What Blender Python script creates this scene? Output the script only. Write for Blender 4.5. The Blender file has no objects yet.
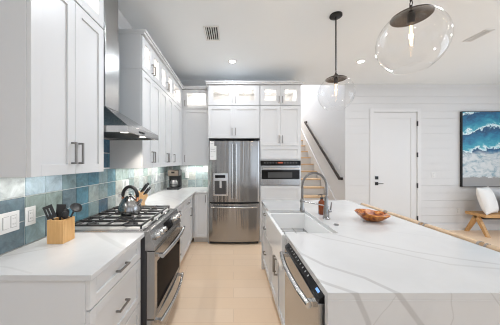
import bpy, bmesh, math, random
from mathutils import Vector, Matrix, noise
random.seed(7)
C = bpy.context.scene.collection
SC = bpy.context.scene
PI = math.pi

# ------------------------------------------------------------------ camera
EYE = 1.437
cam_d = bpy.data.cameras.new('camera')
cam = bpy.data.objects.new('camera', cam_d); C.objects.link(cam)
cam.location = (0, 0, EYE); cam.rotation_euler = (PI/2, 0, 0)
cam_d.sensor_width = 36; cam_d.lens = 36*222/500
cam_d.shift_x = 0.033; cam_d.shift_y = -0.0026
cam_d.clip_start = 0.02
SC.camera = cam

# ------------------------------------------------------------------ world, exposure, daylight
W = bpy.data.worlds.new('world'); SC.world = W; W.use_nodes = True
bg = W.node_tree.nodes['Background']
bg.inputs[0].default_value = (0.84, 0.92, 1.0, 1); bg.inputs[1].default_value = 0.5
SC.view_settings.view_transform = 'Standard'
SC.view_settings.look = 'None'
SC.view_settings.gamma = 1
SC.view_settings.use_curve_mapping = False
SC.view_settings.exposure = 0.42
SC.cycles.use_denoising = True
SC.cycles.filter_width = 1.1
SC.cycles.max_bounces = 10
SC.cycles.diffuse_bounces = 6
SC.cycles.glossy_bounces = 4
SC.cycles.transparent_max_bounces = 16
SC.cycles.sample_clamp_indirect = 6

def area(name, loc, target, sx, sy, power, col=(1, 1, 1), spread=PI):
    d = bpy.data.lights.new(name, 'AREA'); d.shape = 'RECTANGLE'; d.size = sx; d.size_y = sy
    d.energy = power; d.color = col; d.spread = spread
    o = bpy.data.objects.new(name, d); C.objects.link(o)
    o.location = loc
    o.rotation_euler = (Vector(target)-Vector(loc)).to_track_quat('-Z', 'Y').to_euler()
    return o

DAY = (0.75, 0.865, 1.0)
area('daylight_right_window', (6.75, 0.9, 1.5), (0, 0.9, 1.5), 4.4, 2.3, 76, DAY)
area('daylight_rear_window', (0.2, -3.75, 1.45), (0.2, 0, 1.45), 1.9, 2.2, 10, DAY)
area('daylight_rear_glass_door', (3.9, -3.75, 1.3), (3.9, 0, 1.3), 2.9, 2.3, 21, DAY)
area('stairwell_fill', (1.78, 7.6, 5.6), (1.9, 5.4, 1.5), 0.9, 1.6, 120, (0.92, 0.95, 1.0))  # added fill lamp to brighten the stairwell; no opening exists there
CAN_P = [6, 5, 14.5, 9, 9, 8, 10, 8]
CANS = [(-0.02, 3.59), (2.06, 3.59), (-0.02, 2.08), (2.06, 2.08), (-0.02, -0.7), (2.06, -0.7), (4.3, 2.08), (4.3, -0.7)]

# ------------------------------------------------------------------ materials
def new_mat(name):
    m = bpy.data.materials.new(name); m.use_nodes = True
    nt = m.node_tree; b = nt.nodes['Principled BSDF']
    return m, nt, b

def N(nt, t, **kw):
    n = nt.nodes.new(t)
    for k, v in kw.items(): setattr(n, k, v)
    return n

def mth(nt, op, a, b=None, c=None):
    n = N(nt, 'ShaderNodeMath', operation=op)
    for i, v in enumerate((a, b, c)):
        if v is None: continue
        if isinstance(v, (int, float)): n.inputs[i].default_value = v
        else: nt.links.new(v, n.inputs[i])
    return n.outputs[0]

def noise_tex(nt, vec, scale, detail=4, rough=0.5, dist=0.0):
    n = N(nt, 'ShaderNodeTexNoise')
    n.inputs['Scale'].default_value = scale; n.inputs['Detail'].default_value = detail
    n.inputs['Roughness'].default_value = rough; n.inputs['Distortion'].default_value = dist
    if vec is not None: nt.links.new(vec, n.inputs['Vector'])
    return n

def mapping(nt, src, scale=(1, 1, 1), loc=(0, 0, 0), rot=(0, 0, 0)):
    n = N(nt, 'ShaderNodeMapping')
    n.inputs['Scale'].default_value = scale; n.inputs['Location'].default_value = loc; n.inputs['Rotation'].default_value = rot
    nt.links.new(src, n.inputs['Vector']); return n.outputs[0]

def world_pos(nt):
    return N(nt, 'ShaderNodeNewGeometry').outputs['Position']

def ramp(nt, fac, stops, interp='LINEAR'):
    r = N(nt, 'ShaderNodeValToRGB'); r.color_ramp.interpolation = interp
    el = r.color_ramp.elements
    while len(el) < len(stops): el.new(0.5)
    for e, (p, c) in zip(el, stops):
        e.position = p; e.color = (c[0], c[1], c[2], 1)
    nt.links.new(fac, r.inputs[0]); return r.outputs[0]

def mix(nt, fac, a, b):
    n = N(nt, 'ShaderNodeMix', data_type='RGBA')
    for s, v in ((n.inputs[0], fac), (n.inputs[6], a), (n.inputs[7], b)):
        if isinstance(v, (int, float)): s.default_value = v
        elif isinstance(v, tuple): s.default_value = (*v[:3], 1)
        else: nt.links.new(v, s)
    return n.outputs[2]

def bump(nt, b, h, strength=0.2, dist=0.01):
    n = N(nt, 'ShaderNodeBump'); n.inputs['Strength'].default_value = strength; n.inputs['Distance'].default_value = dist
    nt.links.new(h, n.inputs['Height']); nt.links.new(n.outputs[0], b.inputs['Normal'])

def paint(name, col, rough=0.5, var=0.02, bumpy=0.0, scale=60):
    m, nt, b = new_mat(name)
    nz = noise_tex(nt, world_pos(nt), 2.5, 3)
    c2 = tuple(max(0, c*(1-var)) for c in col)
    nt.links.new(mix(nt, nz.outputs[0], col, c2), b.inputs['Base Color'])
    b.inputs['Roughness'].default_value = rough
    if bumpy:
        bump(nt, b, noise_tex(nt, world_pos(nt), scale, 2).outputs[0], bumpy, 0.002)
    return m

def metal(name, col, rough=0.3, stretch=(1, 1, 1), amt=0.08, bmp=0.0, bd=0.004):
    m, nt, b = new_mat(name)
    b.inputs['Base Color'].default_value = (*col, 1); b.inputs['Metallic'].default_value = 1
    v = mapping(nt, world_pos(nt), stretch)
    nz = noise_tex(nt, v, 6, 3)
    r = mth(nt, 'MULTIPLY_ADD', nz.outputs[0], amt*2, rough-amt)
    nt.links.new(r, b.inputs['Roughness'])
    if bmp: bump(nt, b, nz.outputs[0], bmp, bd)
    return m

def plain(name, col, rough=0.5, metallic=0.0, var=0.06, scale=20):
    m, nt, b = new_mat(name)
    nz = noise_tex(nt, world_pos(nt), scale, 3)
    nt.links.new(mix(nt, nz.outputs[0], tuple(min(1, c*(1+var)) for c in col), tuple(c*(1-var) for c in col)), b.inputs['Base Color'])
    b.inputs['Roughness'].default_value = rough; b.inputs['Metallic'].default_value = metallic
    return m

def glass_thin(name, tint=(1, 1, 1), ior=1.45, rough=0.0):
    m = bpy.data.materials.new(name); m.use_nodes = True; nt = m.node_tree
    nt.nodes.remove(nt.nodes['Principled BSDF'])
    out = nt.nodes['Material Output']
    t = N(nt, 'ShaderNodeBsdfTransparent'); t.inputs[0].default_value = (*tint, 1)
    g = N(nt, 'ShaderNodeBsdfGlossy'); g.inputs['Roughness'].default_value = rough
    f = N(nt, 'ShaderNodeFresnel'); f.inputs[0].default_value = ior
    mx = N(nt, 'ShaderNodeMixShader')
    ge = N(nt, 'ShaderNodeNewGeometry')      # a thin sheet reflects the same from both sides
    nt.links.new(mth(nt, 'MULTIPLY_ADD', ge.outputs['Backfacing'], 1/ior-ior, ior), f.inputs[0])
    nt.links.new(f.outputs[0], mx.inputs[0]); nt.links.new(t.outputs[0], mx.inputs[1]); nt.links.new(g.outputs[0], mx.inputs[2])
    nt.links.new(mx.outputs[0], out.inputs[0]); return m

def emit(name, col, strength):
    m, nt, b = new_mat(name)
    b.inputs['Base Color'].default_value = (*col, 1)
    b.inputs['Emission Color'].default_value = (*col, 1); b.inputs['Emission Strength'].default_value = strength
    return m

def wood(name, c1, c2, axis=0, scale=1.0, rough=0.45):
    m, nt, b = new_mat(name)
    st = [18, 18, 18]; st[axis] = 1.6
    v = mapping(nt, world_pos(nt), tuple(s*scale for s in st))
    nz = noise_tex(nt, v, 2.0, 5, 0.6, 0.6)
    nt.links.new(ramp(nt, nz.outputs[0], [(0.3, c1), (0.7, c2)]), b.inputs['Base Color'])
    b.inputs['Roughness'].default_value = rough
    return m

M = {}
M['cab'] = paint('white_cabinet_paint', (0.67, 0.672, 0.675), 0.38, 0.01)
M['wall'] = paint('white_wall_paint', (0.67, 0.672, 0.675), 0.6, 0.02, 0.05)
M['ceil'] = paint('white_ceiling_paint', (0.83, 0.865, 0.885), 0.8, 0.02, 0.15, 90)
M['trim'] = paint('white_trim_paint', (0.70, 0.702, 0.705), 0.4, 0.01)
M['dark_gap'] = plain('dark_recess', (0.03, 0.03, 0.032), 0.8)
M['steel'] = metal('brushed_stainless_steel', (0.43, 0.425, 0.42), 0.24, (30, 30, 0.4), 0.07)
M['fridge_steel'] = metal('streaked_stainless_steel', (0.36, 0.352, 0.345), 0.19, (1.5, 1.5, 0.02), 0.09, 0.8, 0.016)
M['steel_h'] = metal('stainless_handle', (0.60, 0.595, 0.59), 0.22, (2, 2, 2), 0.04)
M['steel_dark'] = metal('dark_stainless', (0.30, 0.295, 0.29), 0.33, (3, 3, 3), 0.06)
M['chrome'] = metal('satin_chrome', (0.33, 0.325, 0.32), 0.2, (2, 2, 2), 0.04)
M['nickel'] = metal('brushed_nickel_pull', (0.26, 0.245, 0.23), 0.32, (3, 3, 3), 0.06)
M['pan'] = metal('satin_cooktop_pan', (0.78, 0.77, 0.76), 0.5, (2, 2, 2), 0.05)
M['coffee_steel'] = metal('warm_brushed_steel', (0.22, 0.18, 0.145), 0.35)
M['recess'] = plain('dispenser_recess_grey', (0.055, 0.053, 0.052), 0.4)
M['black'] = plain('black_satin_metal', (0.016, 0.016, 0.017), 0.38, 0.2)
M['iron'] = plain('cast_iron', (0.03, 0.03, 0.031), 0.3)
M['blackglass'] = plain('black_glass', (0.012, 0.011, 0.011), 0.05)
M['blackglass'].node_tree.nodes['Principled BSDF'].inputs['IOR'].default_value = 1.25
M['ovenglass'] = plain('oven_door_glass', (0.012, 0.009, 0.008), 0.08)
M['ovenglass'].node_tree.nodes['Principled BSDF'].inputs['IOR'].default_value = 1.05
M['blackplastic'] = plain('black_plastic', (0.02, 0.02, 0.021), 0.4)
M['rangeside'] = plain('range_side_enamel', (0.05, 0.05, 0.055), 0.45)
M['glass'] = glass_thin('clear_glass')
M['pane'] = glass_thin('window_glass', (1, 1, 1), 1.18)
M['white_plastic'] = plain('white_plastic', (0.72, 0.72, 0.71), 0.35, 0, 0.02)
M['sink'] = plain('white_fireclay', (0.84, 0.84, 0.835), 0.12, 0, 0.01)
M['paper'] = plain('white_paper', (0.8, 0.8, 0.79), 0.7, 0, 0.03)
M['ink'] = plain('grey_ink', (0.35, 0.35, 0.35), 0.7)
M['copper'] = metal('copper_fitting', (0.85, 0.42, 0.26), 0.2)
M['bronze'] = plain('dark_bronze', (0.035, 0.026, 0.021), 0.4, 0.3)
M['bamboo'] = wood('bamboo_block', (0.62, 0.33, 0.12), (0.74, 0.45, 0.19), 2, 2.0)
M['knifewood'] = wood('knife_block_wood', (0.62, 0.35, 0.15), (0.72, 0.46, 0.22), 2, 2.0)
M['stoolwood'] = wood('stool_oak', (0.52, 0.36, 0.22), (0.66, 0.49, 0.32), 1, 1.0)
M['benchwood'] = wood('bench_teak', (0.46, 0.25, 0.09), (0.62, 0.36, 0.15), 0, 1.0)
M['treadwood'] = wood('stair_tread_oak', (0.62, 0.42, 0.24), (0.74, 0.54, 0.34), 0, 0.6)
M['railwood'] = wood('dark_walnut_rail', (0.022, 0.015, 0.012), (0.04, 0.027, 0.02), 1, 1.0, 0.75)
M['canvas_white'] = plain('white_linen', (0.82, 0.81, 0.79), 0.9, 0, 0.04, 60)
M['brown_linen'] = plain('brown_linen', (0.30, 0.19, 0.11), 0.9, 0, 0.2, 80)
M['grey_linen'] = plain('grey_linen', (0.33, 0.34, 0.34), 0.9, 0, 0.1, 80)
M['rail_end_shade'] = plain('painted_rail_end_shade', (0.32, 0.29, 0.26), 0.7)  # grey that stands for shade on the stool rail ends
M['can_glow'] = emit('downlight_glow', (1, 0.96, 0.9), 14)
M['puck_glow'] = emit('puck_light_glow', (1, 0.95, 0.88), 2.2)
M['filament'] = emit('glowing_filament', (1, 0.62, 0.25), 5)
M['display'] = emit('blue_display', (0.25, 0.5, 1.0), 0.2)
M['red_display'] = emit('amber_clock_display', (0.55, 0.12, 0.06), 0.04)
M['amber'] = None

# amber soap glass
m, nt, b = new_mat('amber_soap_glass')
nz = noise_tex(nt, world_pos(nt), 14, 2)
nt.links.new(ramp(nt, nz.outputs[0], [(0.3, (0.20, 0.035, 0.005)), (0.7, (0.33, 0.065, 0.008))]), b.inputs['Base Color'])
b.inputs['Roughness'].default_value = 0.06; b.inputs['Transmission Weight'].default_value = 0.35
M['amber'] = m

# oak floor: boards running across the room
m, nt, b = new_mat('light_oak_floor')
br = N(nt, 'ShaderNodeTexBrick'); br.offset = 0.37
br.inputs['Scale'].default_value = 1; br.inputs['Brick Width'].default_value = 1.7; br.inputs['Row Height'].default_value = 0.18
br.inputs['Mortar Size'].default_value = 0.0022; br.inputs['Mortar Smooth'].default_value = 0.3; br.inputs['Bias'].default_value = 0
br.inputs['Color1'].default_value = (0.86, 0.65, 0.46, 1); br.inputs['Color2'].default_value = (0.90, 0.705, 0.525, 1); br.inputs['Mortar'].default_value = (0.70, 0.52, 0.365, 1)
nt.links.new(world_pos(nt), br.inputs['Vector'])
g = noise_tex(nt, mapping(nt, world_pos(nt), (1.5, 28, 1)), 1.6, 5, 0.6, 0.4)
nt.links.new(mix(nt, mth(nt, 'MULTIPLY', g.outputs[0], 0.35), br.outputs[0], (0.78, 0.56, 0.37)), b.inputs['Base Color'])
b.inputs['Roughness'].default_value = 0.42
M['floor'] = m

# quartz with grey veins; veins run over the top and down the mitred end
def quartz(name, ztop, veins, faint=0.10):
    m, nt, b = new_mat(name)
    p = world_pos(nt)
    sp = N(nt, 'ShaderNodeSeparateXYZ'); nt.links.new(p, sp.inputs[0])
    u = sp.outputs[0]
    v = mth(nt, 'ADD', sp.outputs[1], mth(nt, 'SUBTRACT', sp.outputs[2], ztop))
    cb = N(nt, 'ShaderNodeCombineXYZ'); nt.links.new(u, cb.inputs[0]); nt.links.new(v, cb.inputs[1])
    n1 = noise_tex(nt, cb.outputs[0], 2.6, 3, 0.55)
    n2 = noise_tex(nt, cb.outputs[0], 9.0, 4, 0.6)
    wob = mth(nt, 'ADD', mth(nt, 'MULTIPLY', mth(nt, 'SUBTRACT', n1.outputs[0], 0.5), 0.16), mth(nt, 'MULTIPLY', mth(nt, 'SUBTRACT', n2.outputs[0], 0.5), 0.03))
    tot = None
    wv = N(nt, 'ShaderNodeCombineXYZ'); nt.links.new(wob, wv.inputs[0]); nt.links.new(mth(nt, 'MULTIPLY', wob, -0.6), wv.inputs[1])
    def vm(op, a, b_=None, sc=None):
        n = N(nt, 'ShaderNodeVectorMath', operation=op)
        for i, q in ((0, a), (1, b_)):
            if q is None: continue
            if isinstance(q, tuple): n.inputs[i].default_value = q
            else: nt.links.new(q, n.inputs[i])
        if sc is not None: nt.links.new(sc, n.inputs['Scale'])
        return n
    for (pts, w, s, wb) in veins:
        n = N(nt, 'ShaderNodeVectorMath', operation='SCALE'); nt.links.new(wv.outputs[0], n.inputs[0]); n.inputs['Scale'].default_value = wb
        q = vm('ADD', cb.outputs[0], n.outputs[0]).outputs[0]
        dist = None
        for (ax, ay), (bx, by) in zip(pts[:-1], pts[1:]):
            L2 = (bx-ax)**2+(by-ay)**2; ba = (bx-ax, by-ay, 0.0)
            pa = vm('SUBTRACT', q, (ax, ay, 0.0)).outputs[0]
            hh = mth(nt, 'DIVIDE', vm('DOT_PRODUCT', pa, ba).outputs['Value'], L2)
            cl_ = N(nt, 'ShaderNodeClamp'); nt.links.new(hh, cl_.inputs[0])
            n = N(nt, 'ShaderNodeVectorMath', operation='SCALE'); n.inputs[0].default_value = ba; nt.links.new(cl_.outputs[0], n.inputs['Scale'])
            dd_ = vm('DISTANCE', pa, n.outputs[0]).outputs['Value']
            dist = dd_ if dist is None else mth(nt, 'MINIMUM', dist, dd_)
        mr = N(nt, 'ShaderNodeMapRange', interpolation_type='SMOOTHSTEP')
        mr.inputs[1].default_value = w*0.45; mr.inputs[2].default_value = w; mr.inputs[3].default_value = s; mr.inputs[4].default_value = 0
        nt.links.new(dist, mr.inputs[0])
        tot = mr.outputs[0] if tot is None else mth(nt, 'MAXIMUM', tot, mr.outputs[0])
    cl = noise_tex(nt, cb.outputs[0], 3.3, 5, 0.6, 0.5)
    base = ramp(nt, cl.outputs[0], [(0.35, (0.60, 0.598, 0.595)), (0.75, (0.65, 0.65, 0.648))])
    br_ = mth(nt, 'MULTIPLY', tot, mth(nt, 'ADD', mth(nt, 'MULTIPLY', n2.outputs[0], 0.9), 0.45))
    nt.links.new(mix(nt, br_, base, (0.40, 0.385, 0.38)), b.inputs['Base Color'])
    b.inputs['Roughness'].default_value = 0.16
    return m

TOPZ = 0.914
M['quartz_island'] = quartz('veined_white_quartz_island', TOPZ, [
    ([(0.50, 2.0), (0.677, 1.642), (0.874, 1.421), (1.046, 1.28), (1.212, 1.188), (1.35, 1.125), (1.53, 1.06)], 0.012, 0.40, 0.20),
    ([(0.45, 1.75), (0.624, 1.514), (0.853, 1.339), (0.992, 1.213), (1.097, 1.125), (1.294, 1.078), (1.53, 1.02)], 0.012, 0.36, 0.20),
    ([(0.363, 1.494), (0.379, 1.266), (0.459, 1.114), (0.589, 0.995), (0.646, 0.888), (0.739, 0.763), (0.90, 0.55), (0.98, 0.2), (1.0, -0.1)], 0.015, 0.62, 0.12),
    ([(0.36, 0.99), (0.393, 0.954), (0.44, 0.916), (0.489, 0.875), (0.535, 0.763), (0.56, 0.55), (0.66, 0.2), (0.7, -0.1)], 0.015, 0.62, 0.12),
    ([(0.86, 0.885), (0.875, 0.78), (0.84, 0.65), (0.80, 0.4)], 0.0035, 0.40, 0.4), ([(0.66, 0.885), (0.62, 0.83), (0.55, 0.75), (0.5, 0.6)], 0.003, 0.35, 0.3),
    ([(1.02, 0.885), (1.08, 0.80), (1.10, 0.70), (1.2, 0.4)], 0.0035, 0.40, 0.4), ([(1.08, 0.80), (1.30, 0.81), (1.53, 0.83)], 0.003, 0.35, 0.4),
    ([(0.62, 2.9), (0.85, 2.5), (1.25, 2.2), (1.53, 2.1)], 0.009, 0.26, 0.5), ([(0.40, 2.9), (0.9, 2.75), (1.53, 2.55)], 0.008, 0.22, 0.5),
    ([(0.80, 1.85), (1.1, 1.70), (1.53, 1.45)], 0.006, 0.2, 0.5)])
M['quartz_left'] = quartz('veined_white_quartz_perimeter', TOPZ, [
    ([(-1.02, 1.64), (-0.86, 1.50), (-0.66, 1.34)], 0.026, 0.36, 0.5), ([(-1.31, 1.20), (-1.2, 1.27), (-1.1, 1.36), (-1.05, 1.40)], 0.012, 0.38, 0.4),
    ([(-1.31, 1.14), (-1.1, 1.09), (-0.95, 1.04)], 0.008, 0.25, 0.5), ([(-1.28, 2.5), (-1.0, 2.9), (-0.7, 3.3)], 0.012, 0.35, 0.9),
    ([(-1.25, 3.6), (-0.9, 3.2), (-0.66, 2.9)], 0.010, 0.28, 0.9), ([(-1.1, 4.4), (-0.8, 4.2), (-0.4, 4.0)], 0.010, 0.28, 0.9)])

# glazed tile: each tile's colour sits in a colour attribute, grout in another material
m, nt, b = new_mat('glazed_sea_tile')
at = N(nt, 'ShaderNodeAttribute', attribute_name='tile')
nz = noise_tex(nt, world_pos(nt), 11, 5, 0.65, 0.8)
nz2 = noise_tex(nt, world_pos(nt), 34, 3, 0.6)
hs = N(nt, 'ShaderNodeHueSaturation'); hs.inputs['Saturation'].default_value = 1.0
nt.links.new(at.outputs['Color'], hs.inputs['Color'])
nt.links.new(mth(nt, 'MULTIPLY_ADD', nz.outputs[0], 1.7, 0.10), hs.inputs['Value'])
nt.links.new(mix(nt, mth(nt, 'MULTIPLY', nz2.outputs[0], 0.12), hs.outputs[0], (0.62, 0.66, 0.64)), b.inputs['Base Color'])
b.inputs['Roughness'].default_value = 0.14
bump(nt, b, nz.outputs[0], 0.35, 0.006)
M['tile'] = m
M['grout'] = paint('pale_grout', (0.70, 0.71, 0.69), 0.8, 0.05)

# olive-wood bowl
m, nt, b = new_mat('burl_wood_bowl')
v = N(nt, 'ShaderNodeTexVoronoi'); v.inputs['Scale'].default_value = 22
nz = noise_tex(nt, world_pos(nt), 12, 4, 0.6, 2.0)
nt.links.new(mix(nt, 0.12, world_pos(nt), nz.outputs['Color']), v.inputs['Vector'])
nt.links.new(ramp(nt, nz.outputs[0], [(0.32, (0.06, 0.010, 0.003)), (0.44, (0.30, 0.065, 0.010)), (0.54, (0.52, 0.17, 0.025)), (0.72, (0.70, 0.34, 0.075))]), b.inputs['Base Color'])
b.inputs['Roughness'].default_value = 0.3
M['burl'] = m

# sea painting: rows of breaking waves above a foamy shore and grey sand
m, nt, b = new_mat('ocean_wave_painting')
p = world_pos(nt)
sp = N(nt, 'ShaderNodeSeparateXYZ'); nt.links.new(p, sp.inputs[0])
hz = mth(nt, 'DIVIDE', mth(nt, 'SUBTRACT', sp.outputs[2], 0.90), 1.56)
w1 = noise_tex(nt, mapping(nt, p, (1.0, 1, 1.3)), 2.0, 4, 0.55, 0.6)
w2 = noise_tex(nt, mapping(nt, p, (1.0, 1, 1.6), (2, 0, 5), (0, 0.5, 0)), 7.0, 5, 0.62, 0.8)
h = mth(nt, 'ADD', hz, mth(nt, 'MULTIPLY', mth(nt, 'SUBTRACT', w1.outputs[0], 0.5), 0.16))
ph = mth(nt, 'ADD', mth(nt, 'MULTIPLY', mth(nt, 'ADD', h, mth(nt, 'MULTIPLY', sp.outputs[0], -0.10)), 4.0), mth(nt, 'MULTIPLY', mth(nt, 'SUBTRACT', w2.outputs[0], 0.5), 0.95))
saw = mth(nt, 'FRACT', ph)
deep = ramp(nt, saw, [(0.0, (0.78, 0.86, 0.88)), (0.07, (0.45, 0.68, 0.74)), (0.13, (0.06, 0.36, 0.46)), (0.40, (0.02, 0.24, 0.38)), (0.70, (0.012, 0.12, 0.25)), (0.90, (0.012, 0.06, 0.15)), (0.95, (0.05, 0.2, 0.3)), (1.0, (0.7, 0.82, 0.85))])
pale = ramp(nt, w2.outputs[0], [(0.36, (0.24, 0.36, 0.43)), (0.45, (0.46, 0.53, 0.56)), (0.58, (0.62, 0.65, 0.66))])
def rng(v, a, b_):
    n = N(nt, 'ShaderNodeMapRange', interpolation_type='SMOOTHSTEP'); n.inputs[1].default_value = a; n.inputs[2].default_value = b_; nt.links.new(v, n.inputs[0]); return n.outputs[0]
c1 = mix(nt, rng(h, 0.43, 0.50), pale, deep)
hs_ = mth(nt, 'ADD', hz, mth(nt, 'MULTIPLY', mth(nt, 'SUBTRACT', w2.outputs[0], 0.5), 0.10))
nt.links.new(mix(nt, rng(hs_, 0.125, 0.14), (0.29, 0.285, 0.28), c1), b.inputs['Base Color'])
b.inputs['Roughness'].default_value = 0.5
M['painting'] = m

# ------------------------------------------------------------------ object helpers
WL = {}
def obj(name, bm, m, parent=None, smooth=False, bevel=0.0, loc=None):
    """link a bmesh written in world coordinates as one mesh object, its origin at its own base or centre"""
    vs = [v.co for v in bm.verts]
    mn = Vector([min(v[i] for v in vs) for i in range(3)]); mx = Vector([max(v[i] for v in vs) for i in range(3)])
    o0 = Vector(loc) if loc else Vector(((mn.x+mx.x)/2, (mn.y+mx.y)/2, mn.z if parent is None else (mn.z+mx.z)/2))
    bmesh.ops.recalc_face_normals(bm, faces=bm.faces)
    bmesh.ops.translate(bm, verts=bm.verts, vec=-o0)
    me = bpy.data.meshes.new(name); bm.to_mesh(me); bm.free()
    mats = m if isinstance(m, (list, tuple)) else [m]
    for x in mats: me.materials.append(M[x] if isinstance(x, str) else x)
    if smooth:
        for p in me.polygons: p.use_smooth = True
        try: me.set_sharp_from_angle(angle=math.radians(40))
        except Exception: pass
    o = bpy.data.objects.new(name, me); C.objects.link(o)
    if parent is not None:
        o.parent = parent; o.location = o0 - WL[parent.name]
    else: o.location = o0
    WL[o.name] = o0
    if bevel:
        b = o.modifiers.new('bevel', 'BEVEL'); b.width = bevel; b.segments = 2; b.limit_method = 'ANGLE'; b.angle_limit = math.radians(50)
    return o

def tag(o, label, cat, group=None):
    o['label'] = label; o['category'] = cat
    if group: o['group'] = group
    return o

def thing(name, label, cat, loc, group=None):
    o = bpy.data.objects.new(name, None); C.objects.link(o); o.location = loc; o.empty_display_size = 0.1
    WL[o.name] = Vector(loc)
    return tag(o, label, cat, group)

def struct(o, label=None):
    o['kind'] = 'structure'
    if label: o['label'] = label
    return o

def dup(root, delta, label=None, group=None):
    r = root.copy(); C.objects.link(r); r.location = root.location + Vector(delta)
    WL[r.name] = WL[root.name] + Vector(delta)
    if label: r['label'] = label
    if group: r['group'] = group
    for ch in list(root.children):
        c = ch.copy(); C.objects.link(c); c.parent = r
        for g in ch.children:
            d = g.copy(); C.objects.link(d); d.parent = c
    return r

def BM(): return bmesh.new()

def box(bm, x0, x1, y0, y1, z0, z1, mi=0):
    x0, x1 = sorted((x0, x1)); y0, y1 = sorted((y0, y1)); z0, z1 = sorted((z0, z1))
    v = [bm.verts.new(p) for p in ((x0, y0, z0), (x1, y0, z0), (x1, y1, z0), (x0, y1, z0), (x0, y0, z1), (x1, y0, z1), (x1, y1, z1), (x0, y1, z1))]
    for f in ((3, 2, 1, 0), (4, 5, 6, 7), (0, 1, 5, 4), (1, 2, 6, 5), (2, 3, 7, 6), (3, 0, 4, 7)):
        bm.faces.new([v[i] for i in f]).material_index = mi
    return bm

def prism(bm, pts, axis, lo, hi, mi=0):
    """extrude a 2-D outline along an axis; pts are given in the other two axes in x,y,z order"""
    def P(a, t):
        if axis == 0: return (t, a[0], a[1])
        if axis == 1: return (a[0], t, a[1])
        return (a[0], a[1], t)
    A = [bm.verts.new(P(p, lo)) for p in pts]; B = [bm.verts.new(P(p, hi)) for p in pts]
    n = len(pts)
    bm.faces.new(A).material_index = mi; bm.faces.new(B[::-1]).material_index = mi
    for i in range(n):
        bm.faces.new((A[i], A[(i+1) % n], B[(i+1) % n], B[i])).material_index = mi
    return bm

def ring_frame(d):
    d = d.normalized()
    a = Vector((0, 0, 1)) if abs(d.z) < 0.9 else Vector((1, 0, 0))
    u = d.cross(a).normalized(); return u, d.cross(u).normalized()

def tube(bm, pts, r, seg=10, closed=False, mi=0, sq=False):
    pts = [Vector(p) for p in pts]; n = len(pts); rs = r if isinstance(r, (list, tuple)) else [r]*n
    rings = []; u = None
    for i, p in enumerate(pts):
        if closed: d = pts[(i+1) % n]-pts[i-1]
        else: d = pts[min(i+1, n-1)]-pts[max(i-1, 0)]
        d.normalize()
        if u is None: u, w = ring_frame(d)
        else:
            u = (u - d*u.dot(d)).normalized(); w = d.cross(u)
        rings.append([bm.verts.new(p + (u*math.cos(2*PI*k/seg+(PI/4 if sq else 0)) + w*math.sin(2*PI*k/seg+(PI/4 if sq else 0)))*rs[i]) for k in range(seg)])
    m_ = n if closed else n-1
    for i in range(m_):
        A, B = rings[i], rings[(i+1) % n]
        for k in range(seg):
            bm.faces.new((A[k], A[(k+1) % seg], B[(k+1) % seg], B[k])).material_index = mi
    if not closed:
        bm.faces.new(rings[0][::-1]).material_index = mi; bm.faces.new(rings[-1]).material_index = mi
    return bm

def lathe(bm, c, prof, seg=32, mi=0, axis='Z', cap=True):
    """prof: list of (radius, height) turned about the vertical through c"""
    c = Vector(c); rings = []
    def P(r, h, t):
        if axis == 'Z': return c + Vector((r*math.cos(t), r*math.sin(t), h))
        if axis == 'X': return c + Vector((h, r*math.cos(t), r*math.sin(t)))
        return c + Vector((r*math.cos(t), h, r*math.sin(t)))
    for r, h in prof:
        rings.append([bm.verts.new(P(max(r, 1e-5), h, 2*PI*k/seg)) for k in range(seg)])
    for A, B in zip(rings[:-1], rings[1:]):
        for k in range(seg):
            bm.faces.new((A[k], A[(k+1) % seg], B[(k+1) % seg], B[k])).material_index = mi
    if cap:
        if prof[0][0] > 1e-4: bm.faces.new(rings[0][::-1]).material_index = mi
        if prof[-1][0] > 1e-4: bm.faces.new(rings[-1]).material_index = mi
    return bm

class Frame:
    """a cabinet front: o on the front plane at floor level, u along it, n out of it"""
    def __init__(s, o, u, n): s.o, s.u, s.n = Vector(o), Vector(u), Vector(n)
    def p(s, a, b, c): return s.o + s.u*a + s.n*b + Vector((0, 0, c))
    def box(s, bm, a0, a1, b0, b1, c0, c1, mi=0):
        p, q = s.p(a0, b0, c0), s.p(a1, b1, c1)
        return box(bm, p.x, q.x, p.y, q.y, p.z, q.z, mi)

DT = 0.020          # door thickness
def shaker_bm(F, a0, a1, c0, c1, rail=0.058, hole=False, step=0.010):
    bm = BM(); g = 0.0015
    a0 += g; a1 -= g; c0 += g; c1 -= g
    F.box(bm, a0, a0+rail, 0, DT, c0, c1); F.box(bm, a1-rail, a1, 0, DT, c0, c1)
    F.box(bm, a0+rail, a1-rail, 0, DT, c0, c0+rail); F.box(bm, a0+rail, a1-rail, 0, DT, c1-rail, c1)
    if not hole: F.box(bm, a0+rail-0.001, a1-rail+0.001, 0.0005, DT-step, c0+rail-0.001, c1-rail+0.001)
    return bm

def pull(F, a, c, vertical, parent, L=0.13, b0=DT, th=0.011, st=0.032):
    bm = BM(); h = L/2; t = th/2
    if vertical:
        F.box(bm, a-t, a+t, b0+st-th, b0+st, c-h, c+h)
        for s in (-1, 1): F.box(bm, a-t, a+t, b0+0.0003, b0+st-th, c+s*(h-t)-t, c+s*(h-t)+t)
    else:
        F.box(bm, a-h, a+h, b0+st-th, b0+st, c-t, c+t)
        for s in (-1, 1): F.box(bm, a+s*(h-t)-t, a+s*(h-t)+t, b0+0.0003, b0+st-th, c-t, c+t)
    return obj('handle', bm, 'nickel', parent, bevel=0.002)

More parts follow.
